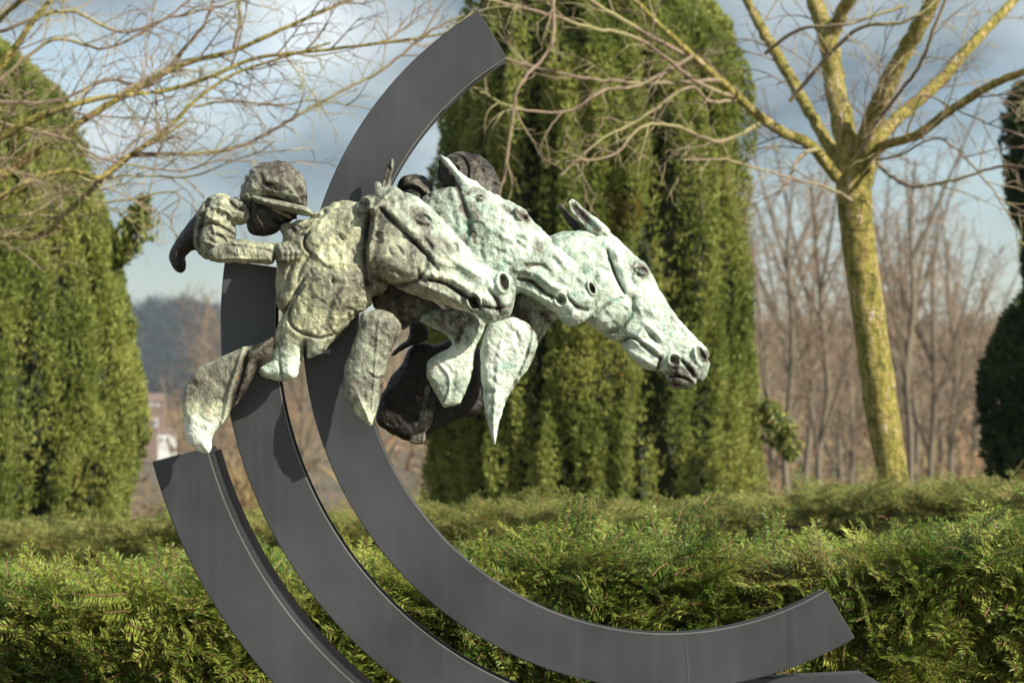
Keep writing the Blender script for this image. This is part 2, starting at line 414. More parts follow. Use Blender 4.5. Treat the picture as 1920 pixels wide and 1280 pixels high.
# ------------------------------------------------------------------ the setting: ground, valley and hills
def hash_noise(x, y, cell, seed):
    rg = np.random.default_rng(seed); g = rg.standard_normal((64, 64))
    i = np.floor(x / cell).astype(int); j = np.floor(y / cell).astype(int); fx = x / cell - i; fy = y / cell - j
    fx = fx * fx * (3 - 2 * fx); fy = fy * fy * (3 - 2 * fy)
    return (g[i % 64, j % 64] * (1 - fx) * (1 - fy) + g[(i + 1) % 64, j % 64] * fx * (1 - fy) + g[i % 64, (j + 1) % 64] * (1 - fx) * fy + g[(i + 1) % 64, (j + 1) % 64] * fx * fy)
def ground_z(x, y):
    x = np.asarray(x, float); y = np.asarray(y, float)
    d = y + D
    z = -7.0 * np.clip((d - 45) / 120, 0, 1) ** 1.0
    hill = 28.5 * (1 / (1 + np.exp(-(d - 560) / 75)))
    z = z + hill + .9 * hash_noise(x + 5000, d, 60, 3) * np.clip((d - 150) / 300, 0, 1)
    hump = 12 * np.exp(-(((x + 110) / 21) ** 2)) * (1 / (1 + np.exp(-(d - 850) / 25)))
    z = z - 19 * np.exp(-((x / np.maximum(d, 1) + .12) / .035) ** 2) * np.exp(-((d - 640) / 150) ** 2)
    return z + hump
ys = np.concatenate([np.linspace(-60, 60, 30), np.geomspace(65, 900, 60), np.geomspace(920, 4000, 12)])
xs = np.concatenate([-np.geomspace(2500, 310, 8), np.linspace(-300, 300, 90), np.geomspace(310, 2500, 8)])
GX, GY = np.meshgrid(xs, ys, indexing='ij'); GZ = ground_z(GX, GY)
V = np.stack([GX, GY, GZ], -1).reshape(-1, 3); nyy = len(ys)
ii, jj = np.meshgrid(np.arange(len(xs) - 1), np.arange(nyy - 1), indexing='ij'); a = (ii * nyy + jj).ravel()
M_GROUND = rough_mat('winter_grass_and_soil', [(.3, (.06, .065, .025)), (.5, (.13, .10, .055)), (.7, (.17, .11, .075))], .35, .95, .2, .05)
tag(put('ground', mesh_from('ground', V, quads=np.stack([a, a + nyy, a + nyy + 1, a + 1], 1)), M_GROUND, smooth=True), kind='structure')

# ------------------------------------------------------------------ branches and twigs
class Tubes:
    def __init__(s): s.V = []; s.Q = []; s.n = 0
    def add(s, pts, rad, sides=5, bumpy=0.0):
        p = np.array(pts, float); n = len(p)
        if n < 2: return
        r = np.interp(np.linspace(0, 1, n), np.linspace(0, 1, len(rad)), rad)
        t = np.gradient(p, axis=0); t /= np.linalg.norm(t, axis=1)[:, None] + 1e-9
        ref = np.array((.31, .93, .17)); a = np.cross(t, ref); a /= np.linalg.norm(a, axis=1)[:, None] + 1e-9; b = np.cross(t, a)
        th = np.linspace(0, 2 * math.pi, sides, endpoint=False)
        rr = r[:, None] * (1 + (bumpy * RNG.standard_normal((n, sides)) if bumpy else 0))
        ring = p[:, None, :] + rr[..., None] * (np.cos(th)[None, :, None] * a[:, None, :] + np.sin(th)[None, :, None] * b[:, None, :])
        s.V.append(ring.reshape(-1, 3)); i, j = np.meshgrid(np.arange(n - 1), np.arange(sides), indexing='ij')
        q = np.stack([i * sides + j, i * sides + (j + 1) % sides, (i + 1) * sides + (j + 1) % sides, (i + 1) * sides + j], -1).reshape(-1, 4)
        s.Q.append(q + s.n); s.n += n * sides
    def mesh(s, name): return mesh_from(name, np.concatenate(s.V), quads=np.concatenate(s.Q))
def spline(pts, step=6):
    p = np.array(pts, float); q = []
    for i in range(len(p) - 1):
        a, b, c, d = p[max(i - 1, 0)], p[i], p[i + 1], p[min(i + 2, len(p) - 1)]
        for t in np.arange(step) / step: q.append(.5 * ((2 * b) + (-a + c) * t + (2 * a - 5 * b + 4 * c - d) * t * t + (-a + 3 * b - 3 * c + d) * t ** 3))
    q.append(p[-1]); return np.array(q)
def grow(T, path, lvl, length, rg, r, droop=.15, dens=1.0, start=.1):
    """side shoots along a branch, each a gently curling tube with its own side shoots"""
    p = np.asarray(path); seg = np.linalg.norm(np.diff(p, axis=0), axis=1); L_ = seg.sum()
    n = max(1, int(L_ * dens)); cum = np.r_[0, np.cumsum(seg)] / L_
    for k in range(n):
        f = start + (1 - start) * (k + rg.random()) / n; f = min(f, .98)
        pos = np.array([np.interp(f, cum, p[:, q]) for q in range(3)])
        i = min(np.searchsorted(cum, f), len(p) - 1); t = p[i] - p[i - 1]; t /= np.linalg.norm(t) + 1e-9
        rv = rg.standard_normal(3); rv -= rv.dot(t) * t; rv /= np.linalg.norm(rv) + 1e-9
        ang = rg.uniform(.45, 1.0); d = t * math.cos(ang) + rv * math.sin(ang)
        ln = length * rg.uniform(.5, 1.2) * (1.1 - .4 * f); m = 7; st = ln / m; q = [pos]; curl = rg.standard_normal(3) * .08
        for j in range(m):
            d = d + curl + rg.standard_normal(3) * .055 + np.array((0, 0, -droop * (1 if j > 2 else -.3))); d /= np.linalg.norm(d)
            q.append(q[-1] + d * st)
        q = np.array(q); T.add(q, [r, r * .3], 4 if lvl > 1 else 3)
        if lvl > 1: grow(T, q, lvl - 1, length * .52, rg, r * .62, droop, dens * 2.0, .15)

def bare_tree(name, label, base, trunk, limbs, dist, trad, twig_dens, twig_len, seed, twig_r=.006, group=None, extra=(), lvl=3, mat=None, tw_start=.1):
    root = empty(name, tuple(base), label, 'tree', group)
    T = Tubes(); tp = spline(trunk, 8); T.add(tp, trad, 26, .028)
    put('trunk', T.mesh('trunk'), mat or M_TRUNK, root, True)
    tw = Tubes(); rg = np.random.default_rng(seed)
    for pts, rr in limbs:
        L1 = Tubes(); sp_ = spline(pts, 7); jit = rg.standard_normal(sp_.shape) * rr[-1] * .12; jit[0] = 0; L1.add(sp_ + jit, rr, 10, .05)
        put('limb', L1.mesh('limb'), mat or M_TRUNK, root, True)
        grow(tw, sp_, lvl, twig_len, rg, twig_r * 1.7, .10, twig_dens, tw_start)
    for pts, rr in extra:
        sp_ = spline(pts, 7); sp_ = sp_ + rg.standard_normal(sp_.shape) * .002; tw.add(sp_, rr, 6); grow(tw, sp_, max(1, lvl - 1), twig_len * .8, rg, twig_r * 1.3, .12, twig_dens * 1.4)
    o = put('twigs', tw.mesh('twigs'), M_TWIG, root); o['kind'] = 'stuff'
    return root
K14 = 13.0
def path(pts, dist, dd=()):
    return [P(x, y, dist + (dd[i] if i < len(dd) else 0)) for i, (x, y) in enumerate(pts)]
s13 = K14 / D / 1000
trunk = path([(1745, 1450), (1712, 1180), (1680, 930), (1652, 760), (1630, 600), (1613, 480), (1604, 400), (1600, 340), (1596, 300)], K14)
limbs = [
 (path([(1590, 350), (1560, 320), (1520, 272), (1471, 250), (1434, 225), (1389, 187), (1340, 142), (1260, 70), (1170, -20)], K14, (0, -.05, -.1, -.15, -.2, -.3, -.4, -.5, -.6)), [13.1*s13, 10.7*s13, 9.0*s13, 6.6*s13, 4.1*s13]),
 (path([(1592, 345), (1561, 285), (1531, 232), (1505, 187), (1467, 120), (1430, 56), (1395, -10), (1350, -120)], K14, (0, .1, .2, .3, .4, .5, .6)), [16.4*s13, 11.5*s13, 11.5*s13, 9.8*s13, 6.6*s13]),
 (path([(1600, 350), (1582, 244), (1565, 157), (1553, 75), (1535, 22), (1500, -120)], K14, (0, 0, .1, .1, .2, .3)), [24.6*s13, 21.3*s13, 19.7*s13, 18.0*s13, 13.1*s13]),
 (path([(1563, 60), (1580, 20), (1610, -30), (1640, -120)], K14, (.1, .0, -.1, -.2)), [13.9*s13, 12.3*s13, 9.8*s13]),
 (path([(1612, 345), (1632, 240), (1659, 172), (1696, 97), (1734, 30), (1790, -80)], K14, (0, -.1, -.2, -.3, -.4, -.5)), [26.2*s13, 19.7*s13, 16.4*s13, 14.8*s13, 11.5*s13]),
 (path([(1615, 330), (1645, 262), (1696, 210), (1764, 150), (1827, 79), (1902, 0), (1990, -90)], K14, (0, .05, .2, .3, .4, .6, .8)), [16.4*s13, 13.1*s13, 11.5*s13, 9.8*s13, 7.4*s13]),
 (path([(1612, 340), (1651, 277), (1715, 255), (1790, 202), (1865, 157), (1940, 125), (2040, 60)], K14, (0, -.1, -.3, -.4, -.5, -.6, -.8)), [11.5*s13, 9.0*s13, 8.2*s13, 7.4*s13, 4.9*s13]),
]
extra = [
 (path([(1389, 187), (1300, 150), (1200, 75), (1100, 50), (1000, 20), (880, -10)], K14, (-.3, -.5, -.7, -.9, -1.1, -1.3)), [0.0099, 0.0050]),
 (path([(1350, 150), (1270, 155), (1180, 155), (1060, 140), (950, 110), (860, 60)], K14, (-.4, -.5, -.6, -.7, -.8, -.9)), [0.0093, 0.0037]),
 (path([(1434, 225), (1350, 265), (1260, 235), (1200, 240), (1150, 290), (1060, 305)], K14, (-.2, -.4, -.6, -.8, -1, -1.1)), [0.0093, 0.0031]),
 (path([(1300, 110), (1230, 75), (1120, 10), (1040, -40), (1035, 80), (975, 160), (960, 230), (945, 330), (930, 372)], K14, (-.4, -.6, -.8, -1, -1.1, -1.2, -1.2, -1.2, -1.2)), [0.0112, 0.0081, 0.0068, 0.0056]),
 (path([(1389, 187), (1330, 190), (1290, 165), (1190, 230), (1130, 260), (1050, 330)], K14, (-.3, -.4, -.5, -.6, -.7, -.8)), [0.0087, 0.0037]),
 (path([(1300, 105), (1200, 160), (1130, 170), (1060, 210), (960, 200), (900, 170)], K14, (-.5, -.6, -.7, -.8, -.9, -1)), [0.0087, 0.0037]),
 (path([(1647, 307), (1670, 330), (1715, 349), (1790, 337), (1884, 311), (1960, 320)], K14, (-.1, -.3, -.4, -.5, -.6, -.8)), [0.0099, 0.0050]),
 (path([(1600, 300), (1680, 180), (1720, 130), (1750, 60), (1780, -20)], K14, (-.3, -.6, -.8, -1, -1.1)), [0.0087, 0.0062]),
 (path([(1530, 280), (1501, 292), (1482, 330), (1456, 371)], K14, (-.2, -.3, -.4, -.5)), [0.0099, 0.0050]),
 (path([(1600, 380), (1575, 362), (1510, 340), (1430, 320), (1360, 300), (1280, 300)], K14, (-.2, -.3, -.5, -.7, -.9, -1)), [0.0074, 0.0037]),
 (path([(1480, 190), (1600, 60), (1700, 40), (1780, -20)], K14, (-.3, -.5, -.6, -.6)), [0.0099, 0.0062]),
 (path([(1434, 100), (1500, 55), (1590, 45), (1700, 10)], K14, (-.3, -.5, -.6, -.6)), [0.0087, 0.0062]),
 (path([(1640, 300), (1690, 290), (1760, 260), (1840, 330), (1900, 420), (1910, 480)], K14, (-.2, -.3, -.4, -.5, -.6, -.6)), [0.0062, 0.0025]),
 (path([(1700, 250), (1730, 180), (1780, 200), (1850, 230), (1930, 260)], K14, (-.2, -.3, -.4, -.5, -.6)), [0.0050, 0.0031]),
]
bare_tree('birch_tree', 'leafless tree with leaning green and ochre lichened trunk in front of the far slope', trunk[0], trunk, limbs, K14,
          [38*s13, 31*s13, 28*s13, 31*s13, 31*s13, 31*s13, 32*s13, 33*s13, 26*s13], 6.2, .44, 5, .0024, extra=extra, lvl=3)

K11 = 11.0; s11 = K11 / D / 1000
trunkL = path([(-420, 1700), (-400, 1200), (-390, 800), (-380, 560), (-370, 420)], K11)
limbsL = [
 (path([(-375, 600), (-250, 480), (-100, 390), (0, 330), (87, 271), (197, 200), (306, 138), (363, 114), (437, 96), (525, 57), (634, 9), (760, -40)], K11), [23.40*s11, 12.48*s11, 7.02*s11, 5.46*s11, 3.90*s11, 2.34*s11]),
 (path([(-375, 560), (-250, 440), (-100, 420), (0, 372), (66, 335), (130, 320), (188, 332), (245, 289), (297, 262), (350, 225)], K11, (0, -.2, -.3, -.3, -.3, -.3, -.3)), [18.72*s11, 9.36*s11, 4.68*s11, 3.90*s11, 1.95*s11]),
 (path([(-380, 640), (-250, 560), (-100, 470), (0, 442), (79, 440), (122, 402), (188, 341), (245, 292), (315, 240), (367, 188), (437, 140), (525, 110), (620, 80)], K11, (0, .2, .3, .4, .4, .4, .4)), [18.72*s11, 9.36*s11, 5.46*s11, 4.68*s11, 3.12*s11, 1.95*s11]),
 (path([(-370, 430), (-200, 330), (-50, 180), (20, 100), (66, 35), (130, -40)], K11), [18.72*s11, 10.92*s11, 6.24*s11, 3.90*s11]),
 (path([(-370, 440), (-200, 260), (-60, 90), (40, 0), (100, -60)], K11, (0, .2, .4, .5)), [18.72*s11, 10.92*s11, 6.24*s11, 3.90*s11]),
 (path([(-370, 500), (-200, 420), (-60, 300), (60, 225), (188, 184), (306, 170), (394, 144), (481, 109), (600, 95), (760, 75), (860, 60)], K11, (0, -.2, -.4, -.5, -.5)), [18.72*s11, 8.58*s11, 4.68*s11, 3.90*s11, 3.12*s11, 1.95*s11]),
]
extraL = [
 (path([(188, 335), (245, 292), (394, 286), (481, 262), (547, 223), (639, 171), (720, 130), (800, 62), (870, 30)], K11), [0.0075, 0.0045]),
 (path([(0, 150), (100, 75), (200, 90), (300, 40), (380, -20)], K11), [0.0075, 0.0037]),
 (path([(0, 60), (120, 20), (230, 60), (330, 30), (420, 10), (520, -20)], K11), [0.0075, 0.0037]),
 (path([(306, 135), (380, 50), (400, 0)], K11), [0.0083, 0.0060]),
 (path([(437, 96), (450, 40), (445, -20)], K11), [0.0075, 0.0060]),
 (path([(363, 200), (430, 190), (520, 197), (600, 190), (700, 205)], K11), [0.0053, 0.0023]),
 (path([(0, 230), (120, 260), (200, 300), (330, 320), (420, 300), (540, 310)], K11, (-.2,)*6), [0.0060, 0.0023]),
 (path([(-40, 410), (60, 400), (140, 350), (240, 330), (360, 330), (470, 290), (560, 280)], K11, (.2,)*7), [0.0067, 0.0023]),
 (path([(100, 350), (200, 380), (330, 360), (320, 420), (340, 450)], K11), [0.0053, 0.0023]),
 (path([(-20, 190), (100, 190), (200, 150), (280, 160), (350, 90)], K11), [0.0075, 0.0037]),
]
bare_tree('bare_tree', 'leafless spreading tree whose mossy branches reach in above the rider from the left', trunkL[0], trunkL, limbsL, K11,
          [60*s11, 50*s11, 46*s11, 42*s11, 30*s11], 7.0, .42, 21, .0023, extra=extraL, lvl=3, tw_start=.22)

# far bare saplings on the slope
def sapling(px, top, dist, seed, label, spread=1.0):
    rg = np.random.default_rng(seed); x = (px - 960) * dist / D / 1000; y = dist - D; z0 = float(ground_z(x, y)); zt = EYE + (VY - top) * dist / D / 1000
    h = zt - z0; lean = rg.uniform(-.06, .06) * h
    tr = [np.array((x + lean * f ** 1.5 + rg.normal() * .008 * h, y, z0 + h * f)) for f in (0, .2, .4, .6, .8, 1)]
    root = empty('bare_sapling', tuple(tr[0]), label, 'tree', 'bare trees on the slope')
    T = Tubes(); sp_ = spline(tr, 5); T.add(sp_, [.011 * h, .009 * h, .003 * h], 7, .03)
    tw = Tubes()
    for k in range(7):
        f = rg.uniform(.2, .75); b = sp_[int(f * (len(sp_) - 1))]; a = rg.uniform(0, 6.28); dr = np.array((math.cos(a) * .5, math.sin(a) * .5, 1.0))
        ln = h * rg.uniform(.3, .5) * spread; q = [b + dr * ln * t + np.array((0, 0, .12 * ln * t * t)) for t in (0, .33, .66, 1)]
        q = spline(q, 3); T.add(q, [.006 * h, .002 * h], 5); grow(tw, q, 2, h * .13, rg, .0016 * h, -.02, 26 / h)
    grow(tw, sp_, 2, h * .16, rg, .0015 * h, -.02, 30 / h, .30)
    put('trunk', T.mesh('trunk'), M_FARBARK, root); o = put('twigs', tw.mesh('twigs'), M_FARTWIG, root); o['kind'] = 'stuff'
M_FARBARK = rough_mat('grey_sapling_bark', [(.3, (.12, .095, .065)), (.7, (.20, .17, .12))], 2)
M_FARTWIG = rough_mat('brown_far_twigs', [(.3, (.19, .125, .085)), (.7, (.32, .23, .15))], 2)
for px, top, dist, lab in [(1478, 330, 46, 'slim bare sapling just right of the tall green yew column'), (1545, 350, 52, 'bare sapling close behind the left side of the lichened trunk'),
                       (1702, 300, 46, 'tallest bare sapling right of the lichened trunk'), (1745, 400, 60, 'forked bare sapling second to the right of the lichened trunk'), (1790, 450, 70, 'small hazy bare sapling left of the dark conifer'), (1600, 520, 80, 'low bare sapling half hidden behind the lichened trunk'),
                       (520, 470, 75, 'bare tree seen between the steel bands under the horses'), (392, 640, 90, 'reddish bare tree on the slope left of the middle steel band')]:
    sapling(px, top, dist, int(px), lab)
for i, (px, top, dist, lab) in enumerate([(1450, 430, 95, 'rusty twiggy bare tree touching the right side of the tall yew column'), (1510, 400, 85, 'brown twiggy bare tree left of the lichened trunk'), (1650, 470, 100, 'brown bare tree showing behind the lichened trunk'),
    (1725, 440, 90, 'dense reddish bare tree right of the lichened trunk'), (1765, 490, 110, 'low brown bare tree between the trunk and the dark conifer'), (1820, 520, 100, 'rusty low bare tree against the round dark conifer'), (1570, 480, 120, 'pale far bare tree just left of the lichened trunk'),
    (560, 600, 110, 'small bare tree low between the middle and inner steel bands'), (470, 640, 120, 'low bare tree between the outer and middle steel bands'), (372, 640, 140, 'low brown bare tree in front of the blue hilltop')]):
    sapling(px, top, dist, 900 + i, lab, 1.25)

# far woods: one mass of leafless crowns on the slopes
def wood(name, count, xr, dr, hr, mat, seed, sl=26, cond=None):
    rg = np.random.default_rng(seed); d = rg.uniform(*dr, count); x = rg.uniform(-1, 1, count) * xr * 1.0
    if cond is not None: k = cond(x, d); x = x[k]; d = d[k]
    z = ground_z(x, d - D); h = rg.uniform(*hr, len(x)) ; n = len(x)
    Vs = []; m = sl
    c = np.stack([x, d - D, z + h * .55], 1)[:, None, :]
    v = rg.standard_normal((n, m, 3)); v /= np.linalg.norm(v, axis=2)[..., None]
    p = c + v * (rg.random((n, m, 1)) ** .4) * (h[:, None, None] * np.array((.34, .34, .47)))
    dirv = v * .6 + rg.standard_normal((n, m, 3)) * .3 + np.array((0, 0, .55)); dirv /= np.linalg.norm(dirv, axis=2)[..., None]
    ln = h[:, None, None] * rg.uniform(.05, .13, (n, m, 1)); sd_ = np.cross(dirv, rg.standard_normal((n, m, 3))); sd_ /= np.linalg.norm(sd_, axis=2)[..., None]
    wd = ln * rg.uniform(.10, .22, (n, m, 1))
    t = np.stack([p - dirv * ln - sd_ * wd, p - dirv * ln + sd_ * wd, p + dirv * ln], 2).reshape(-1, 3)
    rnd = np.repeat((rg.random((n, 1)) * .6 + rg.random((n, m)) * .4).ravel(), 3)
    o = put(name, mesh_from(name, t, tris=np.arange(len(t)).reshape(-1, 3), attrs={'rnd': rnd}), mat)
    return o
M_WOOD = leafmat('leafless_wood_brown', (.10, .068, .038), (.215, .15, .08), (.30, .235, .11), .9, .15, (.32, .16, .09), .86)
M_WOODBLUE = leafmat('haze_blue_wood', (.02, .028, .034), (.035, .05, .06), (.07, .085, .095), .9, .05)  # bluish tint puts the distance haze into the wood's colour
def clear(x, d):
    p = 960 + x * D * 1000 / d; m = 7000.0 / d
    return ~(((p > 250 - m) & (p < 332 + m)) | ((p > 600 - m) & (p < 620 + m)) | ((p > 732 - m) & (p < 760 + m)))
tag(wood('hillside_wood', 6500, 210, (200, 900), (5, 11), M_WOOD, 3, 46, lambda x, d: (np.abs(x) < d * .24) & (ground_z(x, d - D) < 21) & (clear(x, d) | (d > 445)) & ((d < 640) | (x / d > -.093) | (x / d < -.15))), 'mottled brown leafless wood covering the far slope', 'wood', kind='stuff')
tag(wood('hilltop_wood', 11000, 200, (690, 1080), (6, 10), M_WOODBLUE, 4, 60, lambda x, d: (x / d < -.093) & (x / d > -.150)), 'dark wood tinted haze blue on the far hilltop right of the left yew', 'wood', kind='stuff')
tag(wood('valley_thicket', 1500, 40, (85, 188), (1.6, 3.6), M_WOOD, 8, 170, lambda x, d: (np.abs(x) < d * .24) & clear(x, d)), 'brown and olive thicket in the valley behind the hedges', 'thicket', kind='stuff')

tag(wood('valley_scrub', 2600, 46, (48, 200), (.5, 1.2), M_WOOD, 18, 60, lambda x, d: (np.abs(x) < d * .24)), 'low brown and olive scrub on the valley floor', 'scrub', kind='stuff')
# houses glimpsed in the valley
def box(x0, x1, y0, y1, z0, z1):
    V = [(x, y, z) for x in (x0, x1) for y in (y0, y1) for z in (z0, z1)]
    return V, [(0, 1, 3, 2), (4, 6, 7, 5), (0, 4, 5, 1), (2, 3, 7, 6), (0, 2, 6, 4), (1, 5, 7, 3)]
def house(px0, px1, pyt, pyb, dist, wallm, roofm, label, wins, name='house'):
    k = dist / D / 1000; x0, x1 = (px0 - 960) * k, (px1 - 960) * k; zt, zb = EYE + (VY - pyt) * k, EYE + (VY - pyb) * k; y = dist - D; dp = max(3.0, (x1 - x0) * .8)
    gz = min(zb, float(ground_z((x0 + x1) / 2, y))) - .3
    root = empty(name, ((x0 + x1) / 2, y, gz), label, 'house')
    V, Q = box(x0, x1, y, y + dp, gz, zt); put('wall', mesh_from('wall', V, quads=Q), wallm, root)
    rh = (x1 - x0) * .35; V = [(x0 - .2, y - .2, zt + .003), (x1 + .2, y - .2, zt + .003), (x1 + .2, y + dp + .2, zt + .003), (x0 - .2, y + dp + .2, zt + .003), (x0 - .2, y + dp / 2, zt + rh), (x1 + .2, y + dp / 2, zt + rh)]
    put('roof', mesh_from('roof', V, F=[(0, 1, 5, 4), (2, 3, 4, 5), (0, 4, 3), (1, 2, 5), (0, 3, 2, 1)]), roofm, root)
    for (a, b, c, d) in wins:
        X0, X1, Z1, Z0 = (a - 960) * k, (b - 960) * k, EYE + (VY - c) * k, EYE + (VY - d) * k
        V, Q = box(X0, X1, y - .16, y - .003, Z0, Z1); f = put('window', mesh_from('window', V, quads=Q), M_WHITE, root)
        wI = (X1 - X0) * .14
        for s_ in (0, 1):
            V, Q = box(X0 + wI + s_ * (X1 - X0) * .46, X0 + (X1 - X0) * .44 + s_ * (X1 - X0) * .42, y - .20, y - .165, Z0 + (Z1 - Z0) * .25, Z1 - (Z1 - Z0) * .2); put('pane', mesh_from('pane', V, quads=Q), M_GLASS, f)
    return root
M_WHITE = rough_mat('white_render', [(.3, (.70, .70, .68)), (.7, (.82, .82, .80))], 1)
M_BRICK = rough_mat('red_brick', [(.3, (.19, .125, .10)), (.7, (.27, .19, .15))], 2)
M_ROOF = rough_mat('tile_roof', [(.3, (.16, .11, .09)), (.7, (.25, .17, .14))], 2)
M_PINK = rough_mat('pale_pink_render', [(.3, (.40, .24, .16)), (.7, (.50, .30, .2))], 1)
M_GLASS, _nt, _b = newmat('dark_window_glass'); _b.inputs['Base Color'].default_value = (.08, .09, .10, 1); _b.inputs['Roughness'].default_value = .2
house(262, 306, 752, 822, 445, M_BRICK, M_ROOF, 'red brick house with white windows beyond the left yew', [(266, 274, 784, 800), (288, 296, 784, 800), (272, 298, 756, 762)])
house(296, 326, 812, 836, 430, M_WHITE, M_ROOF, 'low white annex below the red brick house', [(302, 307, 818, 828), (314, 320, 818, 828)])
house(603, 617, 877, 890, 405, M_WHITE, M_ROOF, 'tiny white shed between the second and third steel bands', [(607, 611, 882, 888)], 'shed')
house(738, 754, 842, 856, 425, M_WHITE, M_PINK, 'small pale cottage between the innermost steel band and the tall yew', [(742, 747, 846, 852)])

# ------------------------------------------------------------------ yew columns
def tuft_batch(pos, dirs, ln, wd, rg, blades=3, spread=.5):
    """each tuft: a few kite shaped blades fanning round its direction"""
    n = len(pos); Vs = []; 
    for b in range(blades):
        d = dirs + rg.standard_normal((n, 3)) * spread; d /= np.linalg.norm(d, axis=1)[:, None]
        s_ = np.cross(d, rg.standard_normal((n, 3))); s_ /= np.linalg.norm(s_, axis=1)[:, None]
        l = (ln * rg.uniform(.6, 1.2, n))[:, None]; w_ = (wd * rg.uniform(.7, 1.3, n))[:, None]
        Vs.append(np.stack([pos, pos + d * l * .45 + s_ * w_, pos + d * l, pos + d * l * .45 - s_ * w_], 1))
    V = np.concatenate(Vs).reshape(-1, 3); return V
def column_yew(label, dist, outline, mat, seed, n, strands, ln=.055, wd=.009, group=None, tuftiness=1.0, name='column_yew'):
    """outline: rows (py, px_left, px_right)"""
    rg = np.random.default_rng(seed); k = dist / D / 1000; o = np.array(outline, float)
    zz = EYE + (VY - o[:, 0]) * k; xl = (o[:, 1] - 960) * k; xr = (o[:, 2] - 960) * k; order = np.argsort(zz); zz = zz[order]; xl = xl[order]; xr = xr[order]
    cx = (xl + xr) / 2; rad = (xr - xl) / 2; y0 = dist - D; ztop = zz[-1]
    root = empty(name, (float(cx[0]), y0, 0), label, 'tree', group)
    # upright plumes: the skin swells and sinks in long vertical lobes
    ref = rad.max()
    def skin(th, z):
        a = th * ref
        g = 1.15 * hash_noise(a + 40 + .06 * np.sin(z * 2.2 + a), z * .16 + 40, .095, seed + 5) + .55 * hash_noise(a + 40, z * .35 + 20, .24, seed + 6)
        f = .5 * hash_noise(a + 40, z * .7 + 40, .06, seed + 7)
        return np.clip(g / 1.6, -1.2, 1), f
    th = rg.uniform(0, 2 * math.pi, n); keep = (np.sin(th) < .30) | (rg.random(n) < .25); th = th[keep]; m_ = len(th)
    z = .05 + (ztop - .05) * rg.random(m_); g, f = skin(th, z); k2 = rg.random(m_) < np.clip(.9 + g * 1.1, .14, 1); th, z, g, f = th[k2], z[k2], g[k2], f[k2]; m_ = len(th)
    rr = np.interp(z, zz, rad) * 1.055; cc = np.interp(z, zz, cx)
    dep = np.minimum(.14 * ref, rr * .3)
    radial = np.stack([np.cos(th), np.sin(th), 0 * th], 1)
    off = rr - .02 - dep * (1 - np.clip(g, -1, 1)) * .75 + .02 * f - rg.random(m_) ** 2 * .07
    pos = np.stack([cc, y0 + 0 * z, z], 1) + radial * np.maximum(off, .01)[:, None]
    dirs = radial * .5 + np.array((0, 0, .85)) + rg.standard_normal((m_, 3)) * .28; dirs /= np.linalg.norm(dirs, axis=1)[:, None]
    bl = 4; V = tuft_batch(pos, dirs, ln, wd, rg, bl, .34); m = len(V) // 4
    base = rg.random(len(pos)) * .45 + .27 * (lumps(pos, .25, seed) + 1); rnd = np.tile(base, bl) * .75 + rg.random(m) * .27
    f_ = put('foliage', mesh_from('foliage', V, quads=np.arange(len(V)).reshape(-1, 4), attrs={'rnd': np.repeat(np.clip(rnd, 0, 1), 4)}), mat, root); f_['kind'] = 'stuff'
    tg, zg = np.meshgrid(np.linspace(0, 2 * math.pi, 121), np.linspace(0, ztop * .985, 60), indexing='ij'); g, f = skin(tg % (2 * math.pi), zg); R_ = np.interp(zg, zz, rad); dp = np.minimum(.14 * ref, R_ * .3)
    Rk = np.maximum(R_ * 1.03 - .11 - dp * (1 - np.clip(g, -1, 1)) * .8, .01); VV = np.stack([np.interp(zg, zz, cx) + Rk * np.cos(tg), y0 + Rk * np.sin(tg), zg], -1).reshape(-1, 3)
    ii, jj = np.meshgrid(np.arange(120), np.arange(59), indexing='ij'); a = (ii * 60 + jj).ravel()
    put('dark_core', mesh_from('dark_core', VV, quads=np.stack([a, a + 60, a + 61, a + 1], 1)), M_CORE2, root)  # solid core behind the tufts, gap shade held in its colour
    T = Tubes(); T.add([(float(cx[0]), y0, -.05), (float(cx[0]), y0, .4)], [.12, .1], 10); put('trunk', T.mesh('trunk'), M_TRUNK, root)
    return root
def lumps(p, cell, seed):
    rg = np.random.default_rng(seed + 99); s_ = np.zeros(len(p))
    for i in range(5):
        kx = rg.standard_normal(3) / cell * 1.3; s_ += np.sin(p @ kx + rg.uniform(0, 6.28))
    return np.clip(s_ / 2.6, -1, 1)
column_yew('broad green column yew standing behind the horse heads in the middle', 17.0,
    [(-190, 1010, 1130), (-100, 930, 1210), (-20, 885, 1290), (60, 862, 1375), (150, 835, 1415), (300, 815, 1428), (500, 800, 1434), (700, 795, 1436), (900, 798, 1434), (1290, 830, 1400)],
    M_YEW_COL, 5, 165000, 46, .042, .0052)
column_yew('green column yew at the left edge with a tapering rounded top', 15.0,
    [(40, -150, -40), (110, -240, 60), (180, -290, 135), (260, -330, 158), (400, -360, 200), (520, -375, 218), (640, -385, 238), (780, -390, 262), (860, -390, 262), (950, -380, 240), (1350, -350, 200)],
    M_YEW_COL, 6, 140000, 44, .040, .0050)
column_yew('low rounded dark conifer at the right edge above the hedge', 15.5,
    [(522, 1990, 2040), (545, 1930, 2120), (590, 1890, 2180), (640, 1866, 2230), (690, 1852, 2250), (790, 1848, 2255), (900, 1864, 2250), (1350, 1880, 2230)],
    M_YEW_DARK, 9, 42000, 30, .050, .010)
column_yew('dark spire of a second conifer at the upper right edge', 21.0,
    [(165, 1900, 1925), (185, 1880, 1950), (230, 1872, 1985), (330, 1876, 2000), (400, 1892, 2010), (440, 1915, 2020), (700, 1935, 2040), (1200, 1940, 2030)],
    M_YEW_DARK, 12, 30000, 30, .065, .013)
